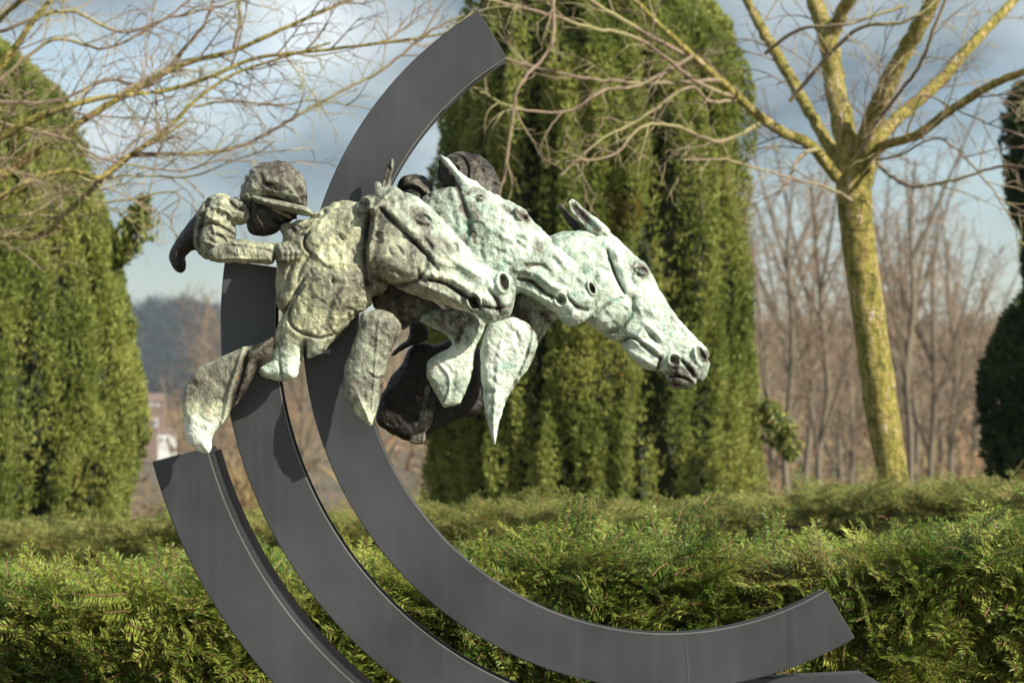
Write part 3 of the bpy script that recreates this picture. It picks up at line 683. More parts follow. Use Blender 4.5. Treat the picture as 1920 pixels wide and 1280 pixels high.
# small leafy sprays at the two yews' edges
def spray(label, px, py, dist, hgt, wid, n, seed, lean=0.0, down=False):
    rg = np.random.default_rng(seed); c = P(px, py, dist); t = rg.random(n); k = dist / D / 1000
    wprof = np.sin(np.clip(t, .03, 1) * math.pi) ** .7
    pos = np.stack([c[0] + (t - .5) * lean * k + rg.standard_normal(n) * wid * k * .38 * wprof, c[1] + rg.standard_normal(n) * wid * k * .38 * wprof, c[2] + (t - .5) * hgt * k], 1)
    dirs = np.stack([rg.standard_normal(n) * .4, rg.standard_normal(n) * .4, np.full(n, -.8 if down else .8)], 1); dirs /= np.linalg.norm(dirs, axis=1)[:, None]
    V = tuft_batch(pos, dirs, .05, .008, rg, 3, .4); return V, pos, c, k
def spray_tree(label, px, py, dist, hgt, wid, n, seed, lean, stem, down=False):
    V, pos, c, k = spray(label, px, py, dist, hgt, wid, n, seed, lean, down)
    root = empty('yew_spray', tuple(c), label, 'branch')
    f = put('foliage', mesh_from('foliage', V, quads=np.arange(len(V)).reshape(-1, 4), attrs={'rnd': np.repeat(RNG.random(len(V) // 4), 4)}), M_YEW_FAR, root); f['kind'] = 'stuff'
    T = Tubes(); T.add(spline(path(stem, dist), 5), [.008, .004], 6); put('stem', T.mesh('stem'), M_FARBARK, root)
spray_tree('small leafy spray against the sky right of the left yew', 248, 440, 15, 130, 46, 420, 3, 50, [(160, 620), (205, 520), (235, 480), (256, 400)])
spray_tree('drooping broken yew spray beside the tall middle yew', 1458, 800, 16, 110, 48, 420, 4, -46, [(1425, 640), (1432, 710), (1446, 760), (1462, 800)], True)

# ------------------------------------------------------------------ clipped yew hedges
def shoot(rg, L_=.13, side=3, needle=.022, step=.0034):
    """one flat two-ranked yew shoot growing along +X; returns needle kites and stem quads"""
    kv = []; sv = []
    def twig(o, d, up, ln):
        lat = np.cross(up, d); n = int(ln / step); p = np.array(o, float); bend = rg.normal() * .05; sag = -rg.uniform(.00, .05); pts = [p.copy()]
        for i in range(n):
            f = i / n; d = d + lat * bend * .12 + up * sag * .12; d /= np.linalg.norm(d); p = p + d * step; pts.append(p.copy())
            nl = needle * (1 - .45 * f ** 3) * min(1, .5 + f * 5) * rg.uniform(.8, 1.1)
            for s_ in ((1, -1) if rg.random() < .9 else (1,)):
                if rg.random() < .06: continue
                dd = d * rg.uniform(.35, .75) + lat * s_ + up * (rg.normal() * .22 + .12); dd /= np.linalg.norm(dd)
                wv = np.cross(dd, up * 1.0 + rg.standard_normal(3) * .28); wv /= np.linalg.norm(wv); wv *= .0021
                b = p + dd * .001; curve = -up * nl * .10
                kv.append((b, b + dd * nl * .55 + wv + up * nl * .05, b + dd * nl + curve, b + dd * nl * .55 - wv + up * nl * .05))
        a, b = pts[0], pts[-1]; m = pts[len(pts) // 2]; wv = lat * .0013
        for q0, q1 in ((a, m), (m, b)):
            sv.append((q0 - wv, q0 + wv, q1 + wv * .8, q1 - wv * .8)); sv.append((q0 - up * .0012, q0 + up * .0012, q1 + up * .001, q1 - up * .001))
        return pts, d, lat
    X = np.array((1., 0, 0)); Z = np.array((0, 0, 1.)); pts, d, lat = twig((0, 0, 0), X, Z, L_)
    for k in range(side):
        i = int(len(pts) * (.12 + .5 * (k + rg.random() * .6) / side)); s_ = 1 if k % 2 else -1; a = rg.uniform(.6, .95)
        twig(pts[i], X * math.cos(a) + np.array((0, s_ * math.sin(a), rg.normal() * .15)), Z, L_ * rg.uniform(.30, .6))
    return np.array(kv), np.array(sv)
def hedge(label, dist, px, zt, depth, zbot, count, lenr, mat, seed, needle, step, side, vis, group):
    """zt(x) top height; foliage shoots over the top and the lens-side face"""
    rg = np.random.default_rng(seed); k = dist / D / 1000; x0, x1 = (px[0] - 960) * k, (px[1] - 960) * k; y0 = dist - D
    root = empty('yew_hedge', ((x0 + x1) / 2, y0 + depth / 2, 0), label, 'hedge', group)
    protos = [shoot(rg, rg.uniform(*lenr), side, needle, step) for _ in range(14)]
    per = depth * 1.0; face = (vis); tot = per + face
    x = rg.uniform(x0, x1, count); s_ = rg.random(count) * tot; top = s_ < per
    yy = np.where(top, y0 + s_, y0); ztop = zt(x) ; zf = ztop - (s_ - per)
    bumpy = .055 * hash_noise(x + 50, (yy + 50) + (ztop - zf) * .8, .17, seed) + .02 * hash_noise(x + 50, (yy + 50) + (ztop - zf), .07, seed + 1)
    bumpy = np.clip(bumpy, -.12, .035)
    rnd_edge = .06 * np.exp(-((s_ - per) / .08) ** 2)
    kp = (hash_noise(x + 70, (yy + 70) + (ztop - zf) * 1.3, .11, seed + 3) > -.95) ; x, s_, top, yy, ztop, zf, bumpy, rnd_edge = [q_[kp] for q_ in (x, s_, top, yy, ztop, zf, bumpy, rnd_edge)]; count = len(x)
    pos = np.stack([x, np.where(top, yy, y0 - bumpy + rnd_edge), np.where(top, ztop + bumpy - rnd_edge, zf)], 1)
    pos -= np.where(top[:, None], (0, 0, 1.), (0, -1., 0)) * (rg.random(count)[:, None] ** 1.5) * .07
    nrm = np.where(top[:, None], (0, -.25, 1.), (0, -1., .35)); tw = np.clip((s_ - per) / .1 + .5, 0, 1)[:, None]; nrm = (1 - tw) * np.array((0, -.2, 1.)) + tw * np.array((0, -1., .4))
    d = nrm * .45 + rg.standard_normal((count, 3)) * .50 + np.array((.15, -.15, .12)); d /= np.linalg.norm(d, axis=1)[:, None]
    d[:, 2] = np.where(top, d[:, 2] * .12, d[:, 2] * .45); d /= np.linalg.norm(d, axis=1)[:, None]
    up = nrm * .8 + rg.standard_normal((count, 3)) * .30 + np.array((.35, -.55, .35)); lat = np.cross(up, d); lat /= np.linalg.norm(lat, axis=1)[:, None]; up = np.cross(d, lat)
    M = np.stack([d, lat, up], 2) * rg.uniform(.6, 1.15, count)[:, None, None]
    pid = rg.integers(0, len(protos), count); KV = []; KR = []; SV = []
    shade = rg.random(count) * .55 + .22 * (lumps(pos, .12, seed) + 1)
    for i, (kv, sv) in enumerate(protos):
        m = pid == i; A = M[m]; p = pos[m]
        v = np.einsum('nij,kj->nki', A, kv.reshape(-1, 3)) + p[:, None, :]; KV.append(v.reshape(-1, 3))
        r_ = np.clip(shade[m][:, None] * .72 + rg.random((m.sum(), len(kv))) * .32, 0, 1); KR.append(np.repeat(r_.ravel(), 4))
        v = np.einsum('nij,kj->nki', A, sv.reshape(-1, 3)) + p[:, None, :]; SV.append(v.reshape(-1, 3))
    KV = np.concatenate(KV); SV = np.concatenate(SV)
    f = put('needles', mesh_from('needles', KV, quads=np.arange(len(KV)).reshape(-1, 4), attrs={'rnd': np.concatenate(KR)}), mat, root); f['kind'] = 'stuff'
    f = put('shoot_stems', mesh_from('shoot_stems', SV, quads=np.arange(len(SV)).reshape(-1, 4)), M_STEM, root); f['kind'] = 'stuff'
    # solid dark core, with the inner shade put into its colour
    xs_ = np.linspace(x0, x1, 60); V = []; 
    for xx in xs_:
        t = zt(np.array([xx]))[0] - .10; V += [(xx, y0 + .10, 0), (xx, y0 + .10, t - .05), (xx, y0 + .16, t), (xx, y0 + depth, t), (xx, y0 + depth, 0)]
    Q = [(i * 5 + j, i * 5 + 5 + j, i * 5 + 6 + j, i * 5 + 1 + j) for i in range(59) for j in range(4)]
    put('dark_core', mesh_from('dark_core', V, quads=Q), M_CORE, root)
    # a few bare woody stems poking through
    T = Tubes()
    for q in range(int((x1 - x0) * 16)):
        xx = rg.uniform(x0, x1); zz_ = zt(np.array([xx]))[0] - rg.uniform(0, .35); a = np.array((xx, y0 + .02, zz_)); dr = np.array((rg.normal() * .8, -.25 - rg.random() * .2, rg.uniform(.1, 1.0))); dr /= np.linalg.norm(dr)
        ln = rg.uniform(.04, .11); T.add([a, a + dr * ln * .35 + rg.standard_normal(3) * .008, a + dr * ln * .7 + rg.standard_normal(3) * .008, a + dr * ln], [.0024, .001], 4)
    put('woody_stems', T.mesh('woody_stems'), M_STEM, root)['kind'] = 'stuff'
    return root
def top_near(x): return -.115 + np.interp(x, [-1.3, -1.1, -.4, .1, .6, 1.1, 1.5], [1.27, 1.275, 1.30, 1.335, 1.355, 1.375, 1.39]) + .012 * np.sin(x * 7) + .01 * np.sin(x * 17 + 1)
def top_far(x): return -.10 + np.interp(x, [-2.2, -1.8, -.5, .6, 1.6, 2.2], [1.245, 1.255, 1.30, 1.345, 1.40, 1.43]) + .01 * np.sin(x * 5 + 2)
hedge('nearer clipped yew hedge right behind the steel bands', 6.45, (-180, 2100), top_near, .75, .2, 6400, (.13, .22), M_YEW_NEAR, 31, .031, .0056, 4, .58, 'clipped yew hedges')
hedge('farther clipped yew hedge at the foot of the yew columns', 10.5, (-240, 2160), top_far, .95, .2, 8500, (.09, .15), M_YEW_FAR, 32, .027, .0085, 2, .30, 'clipped yew hedges')

# ------------------------------------------------------------------ the sculpture
sculpt = empty('racehorse_sculpture', (.3, .08, 0), 'bronze sculpture of three galloping racehorse heads and riders on curved dark steel bands', 'sculpture')
CU, CV = 1252, 606
def arc_piece(name, r0, r1, a0, a1, w0, w1, mat, parent, bev=0.0, n=150, ends=None):
    """curved bar of rectangular section round (CU, CV); angles clockwise from +x in the picture"""
    V = []; A = np.linspace(R(a0), R(a1), n); kk = 1 / 1000
    b = bev; sec = [(r0 + b, w0), (r1 - b, w0), (r1, w0 + b), (r1, w1), (r0, w1), (r0, w0 + b)] if b else [(r0, w0), (r1, w0), (r1, w1), (r0, w1)]
    m = len(sec)
    for a in A:
        for r_, w_ in sec:
            u = CU + r_ * math.cos(a); v = CV + r_ * math.sin(a); s_ = (D + .05) / D
            V.append(((u - 960) * kk * s_, w_ * kk, EYE + (VY - v) * kk * s_))
    Q = [(i * m + j, i * m + m + j, i * m + m + (j + 1) % m, i * m + (j + 1) % m) for i in range(n - 1) for j in range(m)]
    return put(name, mesh_from(name, V, quads=Q, F=[tuple(range(m)), tuple(range((n - 1) * m + m - 1, (n - 1) * m - 1, -1))]), mat, parent)
def steel_band(r0, r1, a0, a1, label, web=True, flange=0, dpt=92):
    f = arc_piece('steel_band', r0, r1, a0, a1, 50, 60, M_STEEL, sculpt, 0.0); f['label'] = label; par = f
    # worn face plate edges; inner one and ends painted pale as if lit
    arc_piece('plate_edge', r0 - 2.2, r0 - .3, a0, a1, 50.8, 59, M_EDGE, par)
    arc_piece('plate_edge', r1 + .3, r1 + 1.6, a0, a1, 50.8, 59, M_STEEL, par)
    da = .09
    arc_piece('plate_edge', r0, r1, a0 - da, a0 - .02, 50.8, 59, M_EDGE, par, n=2); arc_piece('plate_edge', r0, r1, a1 + .02, a1 + da, 50.8, 59, M_EDGE, par, n=2)
    arc_piece('web', r0 + 6, r1 - 4, a0 + .2, a1 - .2, 60.5, 50 + dpt - 10, M_BLACK, par)  # channel interior, its shade painted black
    arc_piece('back_plate', r0 - flange, r1 - 1, a0, a1, 50 + dpt - 9, 50 + dpt, M_STEEL, par)
    return f
def ang(u, v): return math.degrees(math.atan2(v - CV, u - CU)) % 360
steel_band(583.5, 684, ang(1580, 1158), ang(926, 70), 'innermost and longest steel band ending at the top and right')
steel_band(738.5, 837, 68, ang(468, 495), 'middle steel band under the rider', dpt=110)
b3 = steel_band(897, 999, 68, ang(335, 853), 'outer steel band ending under the bent foreleg', dpt=26, flange=17)
arc_piece('gap_shade_strip', 897 - 24, 897 - 17.2, 68, ang(335, 853) - .6, 64, 84, M_BLACK, b3)  # added strip, painting the shadowed gap line beside the back plate
M_WELD = steel('weld_line', (.085, .09, .096), .5, True)
for b_, a_, r0_, r1_ in ((sculpt.children[0], ang(1290, 1240), 584, 683.5),):
    arc_piece('weld_seam', r0_, r1_, a_, a_ + .12, 49.4, 49.9, M_WELD, b_, n=2)
def slab(name, u0, u1, v0, v1, w0, w1, mat, parent, tilt=0):
    k = 1 / 1000; V, Q = box((u0 - 960) * k, (u1 - 960) * k, w0 * k, w1 * k, EYE + (VY - v1) * k, EYE + (VY - v0) * k)
    V = [(x, y, z + tilt * (x - (u0 - 960) * k)) for x, y, z in V]
    return put(name, mesh_from(name, V, quads=Q), mat, parent)
pl = [(1140, 1283), (1440, 1271), (1618, 1262), (1652, 1282), (1720, 1320), (1720, 1420), (1140, 1420)]
def prism(name, pts, w0, w1, mat, parent):
    n = len(pts); k = 1 / 1000; s_ = (D + .07) / D
    V = [((u - 960) * k * s_, w_ * k, EYE + (VY - v) * k * s_) for w_ in (w0, w1) for u, v in pts]
    return put(name, mesh_from(name, V, F=[tuple(range(n)), tuple(range(2 * n - 1, n - 1, -1))] + [(i, i + n, (i + 1) % n + n, (i + 1) % n) for i in range(n)]), mat, parent)
bp = prism('base_bracket', pl, 72, 140, M_STEEL, sculpt)
prism('pedestal', [(560, 1425), (1760, 1425), (1760, 2376), (560, 2376)], -180, 330, rough_mat('pale_stone', [(.3, (.30, .28, .24)), (.7, (.42, .40, .35))], 12), sculpt)

V, Q = box(-460, 460, -30, 1500, -9.5, 62)
hz = bpy.data.materials.new('thin_haze'); hz.use_nodes = True; hn = hz.node_tree; hn.nodes.remove(hn.nodes['Principled BSDF'])
pv = hn.nodes.new('ShaderNodeVolumePrincipled'); pv.inputs['Density'].default_value = .0002; pv.inputs['Color'].default_value = (.80, .88, 1.0, 1); pv.inputs['Anisotropy'].default_value = .2
hn.links.new(pv.outputs[0], hn.nodes['Material Output'].inputs['Volume'])
tag(put('haze', mesh_from('haze', V, quads=Q), hz), kind='stuff')
flipfix(bpy.data.objects['haze'].data)

def lerp(a, b, x): return np.interp(x, a, b)
def horse_part(S, name, base, parent, cover, mint, label=None, big=3.0, small=1.3, cut=1.5):
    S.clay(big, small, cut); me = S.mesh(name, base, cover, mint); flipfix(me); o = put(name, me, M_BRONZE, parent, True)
    if label: o['label'] = label
    return o
def eye(S, c, r, ang_=35):
    S.pit(c, r * 2.0, r * 1.5, ang_, 5); S.knob(c, r * 1.15, r * .95, ang_, 9, 3)
    S.line([(c[0] - r * 1.3, c[1] - r * .1), (c[0] - r * .3, c[1] - r * .8), (c[0] + r * .6, c[1] - r * .45), (c[0] + r * 1.2, c[1] + r * .5)], 2.4, 4)
    S.line([(c[0] - r * 1.2, c[1] + r * .1), (c[0] - r * .3, c[1] + r * .6), (c[0] + r * .6, c[1] + r * .7), (c[0] + r * 1.2, c[1] + r * .5)], 2.0, 3)
    S.line([(c[0] - r * 1.0, c[1] - r * .05), (c[0], c[1] - r * .35), (c[0] + r, c[1] + r * .4)], 1.5, -4); S.line([(c[0] - r * 1.8, c[1] - r * .6), (c[0] - r * .6, c[1] - r * 1.6), (c[0] + r * .8, c[1] - r * 1.1)], 3, 4)
    return
    S.pit(c, r * 1.9, r * 1.45, ang_, 6); S.knob(c, r * .95, r * .8, ang_, 9, 4); S.ring(c, r * 1.25, r * .95, ang_, 4.5, .2); S.ring(c, r * .5, r * .5, 0, -4, .25)
    S.line([(c[0] - r * 1.8, c[1] + r * .2), (c[0] - r * .6, c[1] - r * 1.35), (c[0] + r, c[1] - r * 1.0), (c[0] + r * 1.9, c[1] + r * .6)], 3, 5)
def nostril(S, c, rx, ry, a_, dep=20):
    S.ring(c, rx * 1.25, ry * 1.2, a_, 6.5, .28); S.relief(-dep * np.clip(1.15 - S.oval(c, rx, ry, a_), 0, 1) ** .7)

# --- nearest horse: chest, neck and head
S = Sculpt(470, 984, 340, 728, -84, 76, 2.0, 3)
body1 = [(533, 434), (548, 425), (563, 421), (575, 414), (590, 402), (608, 393), (629, 379), (645, 375), (660, 376), (674, 381), (700, 384), (740, 420), (745, 480), (725, 540), (698, 556), (698, 568), (690, 577), (668, 590), (645, 617), (619, 646), (604, 660), (590, 668), (577, 670), (573, 655), (567, 672), (561, 689), (556, 705), (543, 713), (526, 714), (508, 710), (491, 705), (483, 690), (500, 675), (506, 652), (512, 634), (522, 606), (528, 588), (519, 575), (516, 545), (518, 505), (522, 480), (528, 456)]
Tb = lerp([480, 540, 600, 680, 760], [22, 40, 52, 46, 40], S.U2); Tb = Tb * lerp([560, 640, 720], [1, .72, .5], S.V2)
S.inflate(body1, 4, Tb, Tb * 1.05)
S.ball((628, 520, -10), (62, 70, 44), 18); S.ball((600, 450, -12), (40, 30, 30), 14); S.ball((662, 430, -14), (26, 40, 34), 12)
S.rod([(536, 430, -10), (560, 424, -14), (588, 420, -16)], 11, 8, 6)
for u_, v_, r_ in ((603, 405, 9), (616, 395, 8), (632, 387, 8), (648, 383, 8)): S.ball((u_, v_, -16), (r_ * 1.5, r_ * .8, r_ * 1.3), 3)
head1 = [(684, 374), (698, 364), (716, 352), (736, 352), (752, 358), (767, 364), (789, 374), (805, 386), (820, 402), (840, 424), (862, 446), (880, 468), (899, 486), (921, 505), (941, 511), (956, 517), (964, 532), (967, 550), (965, 566), (958, 588), (948, 597), (935, 601), (922, 606), (910, 605), (901, 597), (893, 588), (879, 587), (866, 583), (851, 578), (834, 573), (817, 569), (800, 562), (784, 555), (764, 549), (744, 541), (730, 534), (716, 527), (704, 517), (694, 505), (687, 492), (683, 478), (681, 460), (682, 443), (684, 420), (683, 395)]
Th = lerp([690, 780, 860, 930, 965], [44, 46, 36, 30, 24], S.U2)
S.inflate(head1, -18, Th, Th * 1.15, 2.5)
S.ball((744, 482, -34), (56, 46, 36), 8); S.line([(700, 520), (740, 536), (778, 530), (800, 505), (806, 478)], 4, -5)   # cheek
S.line([(716, 396), (760, 440), (800, 480), (822, 508)], 2.8, -8)       # crease under the cheekpiece
S.line([(724, 392), (766, 430), (806, 470), (836, 500)], 9, 7)           # cheekpiece
S.line([(742, 358), (728, 372), (711, 389), (702, 400)], 6, 9); S.line([(706, 398), (704, 430), (698, 460), (694, 490)], 5, 7); S.line([(694, 400), (690, 430), (688, 460)], 3, -6)
S.knob((686, 388), 13, 14, 30, 13, 3); S.ring((686, 388), 12, 14, 30, 5, .2); S.pit((686, 386), 6, 7, 0, 7); S.knob((700, 398), 10, 8, 0, 10, 3)
eye(S, (798, 413), 13)
S.line([(776, 436), (800, 444), (830, 470), (866, 500), (905, 520)], 7, 5)
S.pit((840, 468), 34, 12, 42, 5); S.pit((872, 520), 30, 10, 38, 5)
S.line([(806, 527), (835, 534), (865, 552), (888, 566), (900, 580)], 2.8, -12)     # mouth
S.line([(800, 516), (840, 522), (880, 545), (915, 566)], 6, 6); S.line([(790, 536), (830, 552), (870, 572)], 6, 5)
S.pit((889, 567), 8, 12, -20, 10, 3); S.ring((889, 567), 12, 16, -20, 6, .2)        # bit ring
nostril(S, (944, 531), 9, 15, -10, 15)
S.line([(915, 545), (932, 566), (935, 585)], 4, -8); S.knob((918, 588), 14, 12, 0, 7); S.knob((946, 575), 10, 14, 0, 5); S.line([(905, 575), (930, 580), (955, 575)], 2.4, -8)
S.line([(583, 437), (573, 450), (575, 466), (586, 478)], 2.5, -9); S.line([(586, 478), (570, 500), (560, 530)], 4, -4)
S.line([(573, 538), (559, 555), (551, 571), (544, 589), (547, 608), (562, 622), (586, 630), (601, 634), (622, 629)], 2.6, -8)
S.line([(572, 526), (552, 556), (538, 578), (526, 594)], 3, -9); S.line([(630, 385), (604, 420), (590, 450)], 5, 4); S.line([(690, 420), (684, 470), (690, 540)], 4, -6)
S.line([(600, 480), (618, 500), (640, 494), (668, 500)], 4, 4); S.line([(560, 480), (545, 510), (540, 545)], 5, -4); S.line([(640, 540), (620, 580), (612, 620)], 7, -4); S.line([(574, 640), (570, 660), (566, 674)], 3, -8)
S.pit((520, 650), 14, 20, 30, 4); S.knob((500, 700), 12, 9, 0, 6); S.knob((545, 702), 10, 9, 0, 6); S.line([(524, 676), (528, 700), (530, 715)], 2.5, -6)
def cov1(p):
    c = lerp([500, 560, 640, 700, 760, 860, 960], [.62, .68, .64, .52, .54, .66, .64], p[:, 0]) + .10 * np.exp(-(((p[:, 0] - 660) / 30) ** 2 + ((p[:, 1] - 460) / 60) ** 2)) + .16 * np.exp(-(((p[:, 0] - 880) / 60) ** 2 + ((p[:, 1] - 478) / 40) ** 2))
    c += .12 * np.clip((p[:, 1] - 640) / 50, 0, 1)
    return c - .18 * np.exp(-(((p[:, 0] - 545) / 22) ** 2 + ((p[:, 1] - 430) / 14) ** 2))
h1 = horse_part(S, 'horse', 0, sculpt, cov1, lambda p: np.maximum(lerp([700, 790, 880], [0.0, .35, .95], p[:, 0] - (p[:, 1] - 480) * .6), np.clip((p[:, 1] - 630) / 50, 0, .9)), 'nearest racehorse with olive grey chest and bridled head', 2.0, 1.2, 1.3)

def small_part(name, polys, base, parent, cover, mint, rng_, label=None, h=1.6, ops=None, big=2.0, small=1.0, cut=1.0):
    """polys: list of (points, wc, T, R)"""
    al = np.concatenate([np.array(p[0], float) for p in polys]); pad = 12
    ws = [(float(np.mean(p[1])) - float(np.max(p[2])) - 14, float(np.mean(p[1])) + float(np.max(p[2])) + 14) for p in polys]
    S = Sculpt(al[:, 0].min() - pad, al[:, 0].max() + pad, al[:, 1].min() - pad, al[:, 1].max() + pad, min(a for a, b in ws) - rng_, max(b for a, b in ws) + rng_, h, int(al.sum()) % 9999)
    for pts, wc, T, Rr in polys: S.inflate(pts, wc, T, Rr, 3.0)
    if ops: ops(S)
    return horse_part(S, name, base, parent, cover, mint, label, big, small, cut)

small_part('ear', [([(702, 374), (712, 352), (719, 334), (722, 318), (728, 306), (735, 297), (738, 308), (736, 325), (732, 345), (738, 364), (722, 376)], 6, 9, 10)], 0, h1, .42, .3, 2,
           ops=lambda S: S.line([(731, 305), (728, 325), (722, 348)], 3.0, -6))
small_part('ear', [([(697, 372), (699, 356), (703, 345), (710, 341), (716, 348), (718, 362), (712, 376)], -12, 8, 9)], 0, h1, .45, .4, 2, 'folded stub ear')

# --- second horse
S = Sculpt(730, 1136, 330, 624, 20, 136, 2.0, 5)
head2 = [(740, 410), (770, 385), (789, 373), (803, 363), (817, 356), (834, 351), (851, 349), (866, 344), (880, 343), (896, 346), (913, 356), (927, 363), (941, 370), (955, 376), (969, 384), (980, 392), (990, 402), (1006, 420), (1017, 431), (1028, 444), (1045, 461), (1062, 480), (1080, 500), (1098, 517), (1110, 527), (1118, 539), (1121, 553), (1119, 576), (1110, 592), (1095, 603), (1077, 611), (1061, 609), (1051, 597), (1045, 589), (1030, 579), (1018, 570), (1002, 561), (986, 553), (970, 550), (930, 575), (880, 580), (820, 560), (770, 540), (740, 500)]
Th = lerp([740, 860, 960, 1060, 1115], [44, 44, 42, 32, 24], S.U2)
S.inflate(head2, 78, Th, Th * 1.2)
S.ball((905, 440, 60), (60, 50, 32), 12)
eye(S, (902, 372), 7); S.knob((977, 402), 13, 9, 45, 8); S.pit((985, 412), 9, 5, 45, 9); S.ring((978, 403), 14, 9, 45, 4, .25)
S.line([(858, 352), (868, 385), (880, 420), (872, 460)], 5, -6); S.line([(846, 356), (856, 390), (864, 430)], 5, 4); S.line([(890, 400), (905, 420), (930, 440), (960, 452)], 7, 5)
S.line([(972, 524), (995, 528), (1020, 548), (1040, 560)], 3, -10); S.line([(964, 508), (1000, 512), (1030, 535), (1055, 545)], 6, 7); S.line([(975, 500), (1010, 498), (1030, 510)], 3, -6)
S.line([(1040, 470), (1060, 498), (1085, 520), (1100, 530)], 8, 6); S.pit((1015, 470), 26, 12, 45, 4)
S.line([(976, 540), (1010, 556), (1044, 576)], 6, 6)
nostril(S, (1109, 541), 5, 11, -22, 8); S.pit((1051, 563), 8, 9, 0, 9, 3); S.ring((1051, 563), 11, 12, 0, 6, .22)
S.knob((1078, 592), 15, 12, 0, 7); S.line([(1062, 556), (1080, 575), (1100, 582)], 3, -9); S.knob((1098, 566), 12, 9, 30, 5); S.knob((1062, 600), 8, 6, 0, 5)
h2 = horse_part(S, 'horse', 78, sculpt, lambda p: lerp([800, 880, 960, 1040], [.54, .60, .67, .68], p[:, 0]) - .22 * np.exp(-(((p[:, 0] - 978) / 22) ** 2 + ((p[:, 1] - 400) / 16) ** 2)), lambda p: lerp([780, 860], [.75, 1], p[:, 0]), 'middle racehorse with pale mint green head', 1.8, 1.2, 1.3)
small_part('ear', [([(824, 289), (838, 297), (850, 308), (862, 322), (877, 334), (896, 343), (907, 358), (885, 366), (866, 356), (858, 342), (850, 326), (838, 310), (828, 300)], 66, 9, 10)], 70, h2, .74, 1.0, 2)
small_part('ear', [([(826, 294), (821, 310), (820, 326), (826, 342), (838, 352), (854, 350), (860, 336), (850, 320), (838, 304)], 86, 7, 8)], 84, h2, .10, .2, 2, 'hollow of the ear with its shade painted dark')  # low cover puts the shaded inside of the ear into colour

# --- farthest horse
S = Sculpt(944, 1346, 420, 744, 96, 208, 2.0, 8)
head3 = [(975, 480), (1000, 458), (1028, 444), (1040, 439), (1051, 436), (1067, 433), (1084, 432), (1100, 432), (1117, 436), (1130, 434), (1143, 436), (1153, 443), (1163, 452), (1176, 465), (1189, 477), (1200, 486), (1212, 494), (1219, 503), (1223, 514), (1227, 525), (1232, 535), (1248, 563), (1268, 593), (1291, 619), (1303, 630), (1314, 641), (1324, 652), (1330, 666), (1331, 680), (1328, 697), (1321, 711), (1310, 718), (1299, 722), (1291, 728), (1280, 730), (1268, 729), (1257, 725), (1251, 716), (1247, 704), (1238, 697), (1228, 694), (1215, 692), (1202, 688), (1190, 677), (1176, 662), (1167, 651), (1159, 642), (1145, 636), (1130, 628), (1117, 615), (1104, 602), (1080, 600), (1050, 594), (1031, 613), (1007, 645), (985, 640), (964, 600), (955, 560), (960, 510)]
Th = lerp([1000, 1120, 1200, 1290, 1330], [40, 42, 36, 28, 22], S.U2)
S.inflate(head3, 152, Th, Th * 1.15)
S.ball((1136, 566, 128), (50, 56, 32), 8); S.line([(1120, 625), (1158, 618), (1182, 590), (1184, 560)], 4, -5)
S.line([(1137, 471), (1148, 505), (1158, 530), (1170, 552)], 3, -10); S.line([(1146, 462), (1164, 500), (1180, 540), (1215, 590)], 9, 5); S.line([(1170, 560), (1140, 570), (1115, 590)], 3, -4)
eye(S, (1203, 508), 10, 50); S.knob((1156, 478), 8, 8, 0, 5); S.line([(1240, 560), (1268, 600), (1300, 640)], 6, 4)
S.line([(1176, 640), (1195, 630), (1205, 615), (1222, 606)], 4, 6); S.line([(1160, 641), (1182, 634), (1196, 640), (1215, 656), (1236, 672)], 3, -10); S.line([(1190, 640), (1215, 645), (1235, 664)], 5, 5)
S.line([(1205, 605), (1225, 622), (1240, 640)], 5, 5); S.pit((1222, 632), 14, 5, 45, 6); S.pit((1214, 590), 12, 7, 60, 5)
S.line([(1170, 655), (1200, 672), (1228, 688)], 7, 6); S.line([(1238, 670), (1232, 690), (1228, 702)], 2.6, -8)
S.ring((1262, 675), 11, 11, 0, 7, .25); S.pit((1262, 675), 8, 8, 0, 9, 3); S.line([(1272, 672), (1290, 690), (1300, 705)], 3, -10); S.knob((1296, 688), 13, 7, 45, 6)
S.line([(1300, 655), (1302, 675), (1312, 688)], 3.5, 6); S.pit((1314, 664), 7, 15, -25, 10); S.ring((1312, 666), 10, 19, -25, 4, .22)
for u_, v_, r_ in ((1264, 712, 8), (1280, 716, 7), (1292, 712, 7), (1268, 700, 6), (1300, 718, 6)): S.knob((u_, v_), r_, r_, 0, 6, 3)
S.line([(1255, 705), (1275, 707), (1296, 716)], 2.2, -8); S.line([(1250, 716), (1262, 720), (1275, 722)], 2.2, -6)
h3 = horse_part(S, 'horse', 152, sculpt, lambda p: lerp([960, 1040, 1100, 1180, 1250, 1330], [.30, .64, .72, .73, .66, .58], p[:, 0]) - .28 * np.exp(-(((p[:, 0] - 1200) / 26) ** 2 + ((p[:, 1] - 500) / 22) ** 2)) - .3 * np.exp(-(((p[:, 0] - 1278) / 34) ** 2 + ((p[:, 1] - 706) / 24) ** 2)), lambda p: lerp([960, 1030], [.5, 1], p[:, 0]), 'farthest racehorse with its head stretched out lowest', 1.7, 1.1, 1.2)
def ear3(S):
    S.line([(1074, 386), (1088, 402), (1102, 416), (1118, 432)], 6.0, -14); S.line([(1067, 380), (1072, 396), (1086, 412), (1100, 428)], 2.2, 4); 
small_part('ear', [([(1071, 373), (1080, 377), (1090, 387), (1102, 397), (1117, 408), (1132, 420), (1146, 436), (1138, 447), (1117, 440), (1104, 434), (1093, 421), (1080, 411), (1069, 397), (1065, 383)], 136, 11, 11)], 140, h3, .68, .8, 2, ops=ear3)
small_part('ear', [([(1047, 386), (1055, 383), (1062, 393), (1072, 405), (1084, 416), (1092, 430), (1080, 434), (1068, 425), (1058, 411), (1050, 397)], 160, 8, 9)], 158, h3, .22, .2, 2, 'brown far ear')

